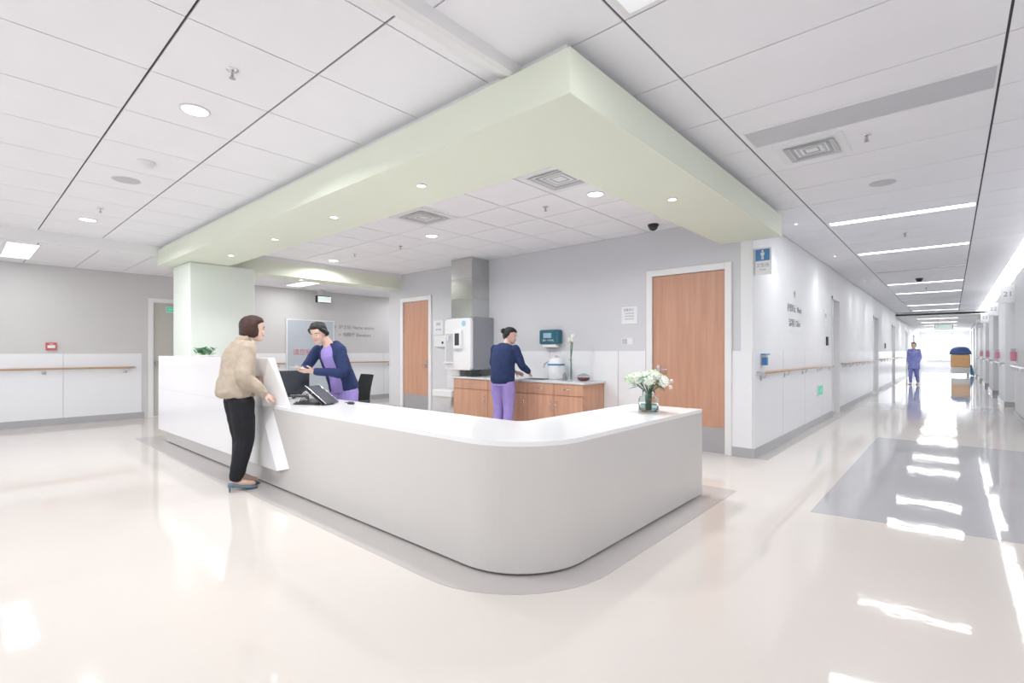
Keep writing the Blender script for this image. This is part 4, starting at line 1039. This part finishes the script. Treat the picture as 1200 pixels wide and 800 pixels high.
loc = Matrix.Translation(w.location) @ Matrix.Rotation(TH, 4, 'Z') @ V(.09, .60, 1.12)
t = thing('paper_slip', 'small folded white paper slip in the nurse\'s hands', 'paper', loc, TH)
bm = B(); hexa(bm, [(-.05, -.03, -.002), (.05, -.03, -.002), (.05, .05, .012), (-.05, .05, .012), (-.05, -.03, 0), (.05, -.03, 0), (.05, .05, .014), (-.05, .05, .014)]); obj('sheet', bm, 'paper', t)
obj('flap', box(-.045, .045, -.028, .02, .004, .006), 'paper', t)
for c in t.children: c.scale = (1.35, 1.3, 1.5)

# --- nurse at the sink ---
w = thing('person', 'nurse with her back turned, navy cardigan and lilac trousers, working at the sink', 'person', (-5.10, 5.54, 0), R(12))
J = dict(spine=[V(0, -.0, .84), V(0, .0, 1.00), V(0, .03, 1.20), V(0, .085, 1.42)], lath=V(1, 0, 0), lats=V(1, .0, 0), head=V(.035, .165, 1.55), face=V(.95, .75, -.45), hup=V(0, .3, 1),
         shR=V(.18, .07, 1.34), elR=V(.28, .10, 1.09), wrR=V(.30, .29, .985), hdR=V(-.3, .9, -.35), hnR=V(-.6, 0, -.8), hsR=1,
         shL=V(-.18, .07, 1.34), elL=V(-.255, .16, 1.09), wrL=V(.05, .32, .98), hdL=V(.6, .8, -.3), hnL=V(.6, 0, -.8), hsL=-1,
         hipR=V(.085, .0, .84), knR=V(.095, .02, .475), anR=V(.10, -.03, .085), hipL=V(-.085, 0, .84), knL=V(-.09, .03, .475), anL=V(-.10, -.0, .085))
f, up, r = make_body(w, J, None)
face_parts(J['head'], f, up, r, w)
obj('mask', rings(B(), [(J['head'] + f * .088 - up * .095, r * .035, up * .012), (J['head'] + f * .104 - up * .055, r * .052, up * .042), (J['head'] + f * .112 - up * .045, r * .02, up * .03)], 14), 'white', w, smooth=True)
def bun2(bm):
    c = J['head']; ball(bm, c - f * .120 + up * .03, .046, .046, .044); ball(bm, c + up * .085 - f * .01, .066, .072, .045)
remesh('hair', hairmesh(J['head'], f, up, r, HR, 1.03, bun2), 'hairk', w, .006, 3)
bm = B(); torso(bm, J, [(-.05, .188, .140, 0), (.1, .198, .150, -.006), (.3, .198, .148, .0), (.5, .194, .148, -.005), (.7, .198, .148, -.008), (.84, .195, .135, -.006), (.94, .165, .100, -.005), (1.0, .09, .066, -.01)])
sleeves(bm, J, .010, .85)
remesh('cardigan', bm, 'navy', w, .0075, 4, .013)
bm = B(); torso(bm, J, [(-.11, .182, .138, 0), (-.04, .182, .138, 0), (.08, .170, .125, -.005)]); remesh('scrub_top', bm, 'lilac', w, .007, 4)
trousers(w, J, 'lilac', .018); shoes(w, J, 'shoew')

# --- distant figure in a blue gown ---
w = thing('person', 'distant person in a blue gown walking in the corridor', 'person', (-1.12, 25.4, 0), R(165))
J = dict(spine=[V(0, 0, .84), V(0, 0, 1.00), V(0, .01, 1.20), V(0, .02, 1.42)], lath=V(1, 0, 0), lats=V(1, 0, 0), head=V(0, .05, 1.56), face=V(0, 1, 0),
         shR=V(.14, 0, 1.35), elR=V(.18, -.02, 1.08), wrR=V(.16, .12, .90), hdR=V(0, .5, -.9), hnR=V(-1, 0, 0), hsR=1,
         shL=V(-.14, 0, 1.35), elL=V(-.18, -.04, 1.08), wrL=V(-.16, .08, .88), hdL=V(0, .4, -.9), hnL=V(1, 0, 0), hsL=-1,
         hipR=V(.08, 0, .84), knR=V(.08, .10, .47), anR=V(.08, .08, .085), hipL=V(-.08, 0, .84), knL=V(-.08, .0, .475), anL=V(-.08, -.14, .10))
f, up, r = make_body(w, J, None)
remesh('hair', hairmesh(J['head'], f, up, r, HR, 1.02), 'hairk', w, .01, 2)
bm = B(); torso(bm, J, [(.0, .17, .14, 0), (.3, .165, .14, 0), (.7, .155, .13, 0), (.92, .15, .10, 0), (1, .09, .07, 0)]); sleeves(bm, J, .01, .9)
rings(bm, [(V(0, .0, .62), V(.20, 0, 0), V(0, .18, 0)), (V(0, 0, .90), V(.175, 0, 0), V(0, .15, 0))], 20)
remesh('gown', bm, 'gown', w, .012, 3)
trousers(w, J, 'gown', .01) ; shoes(w, J, 'shoew')
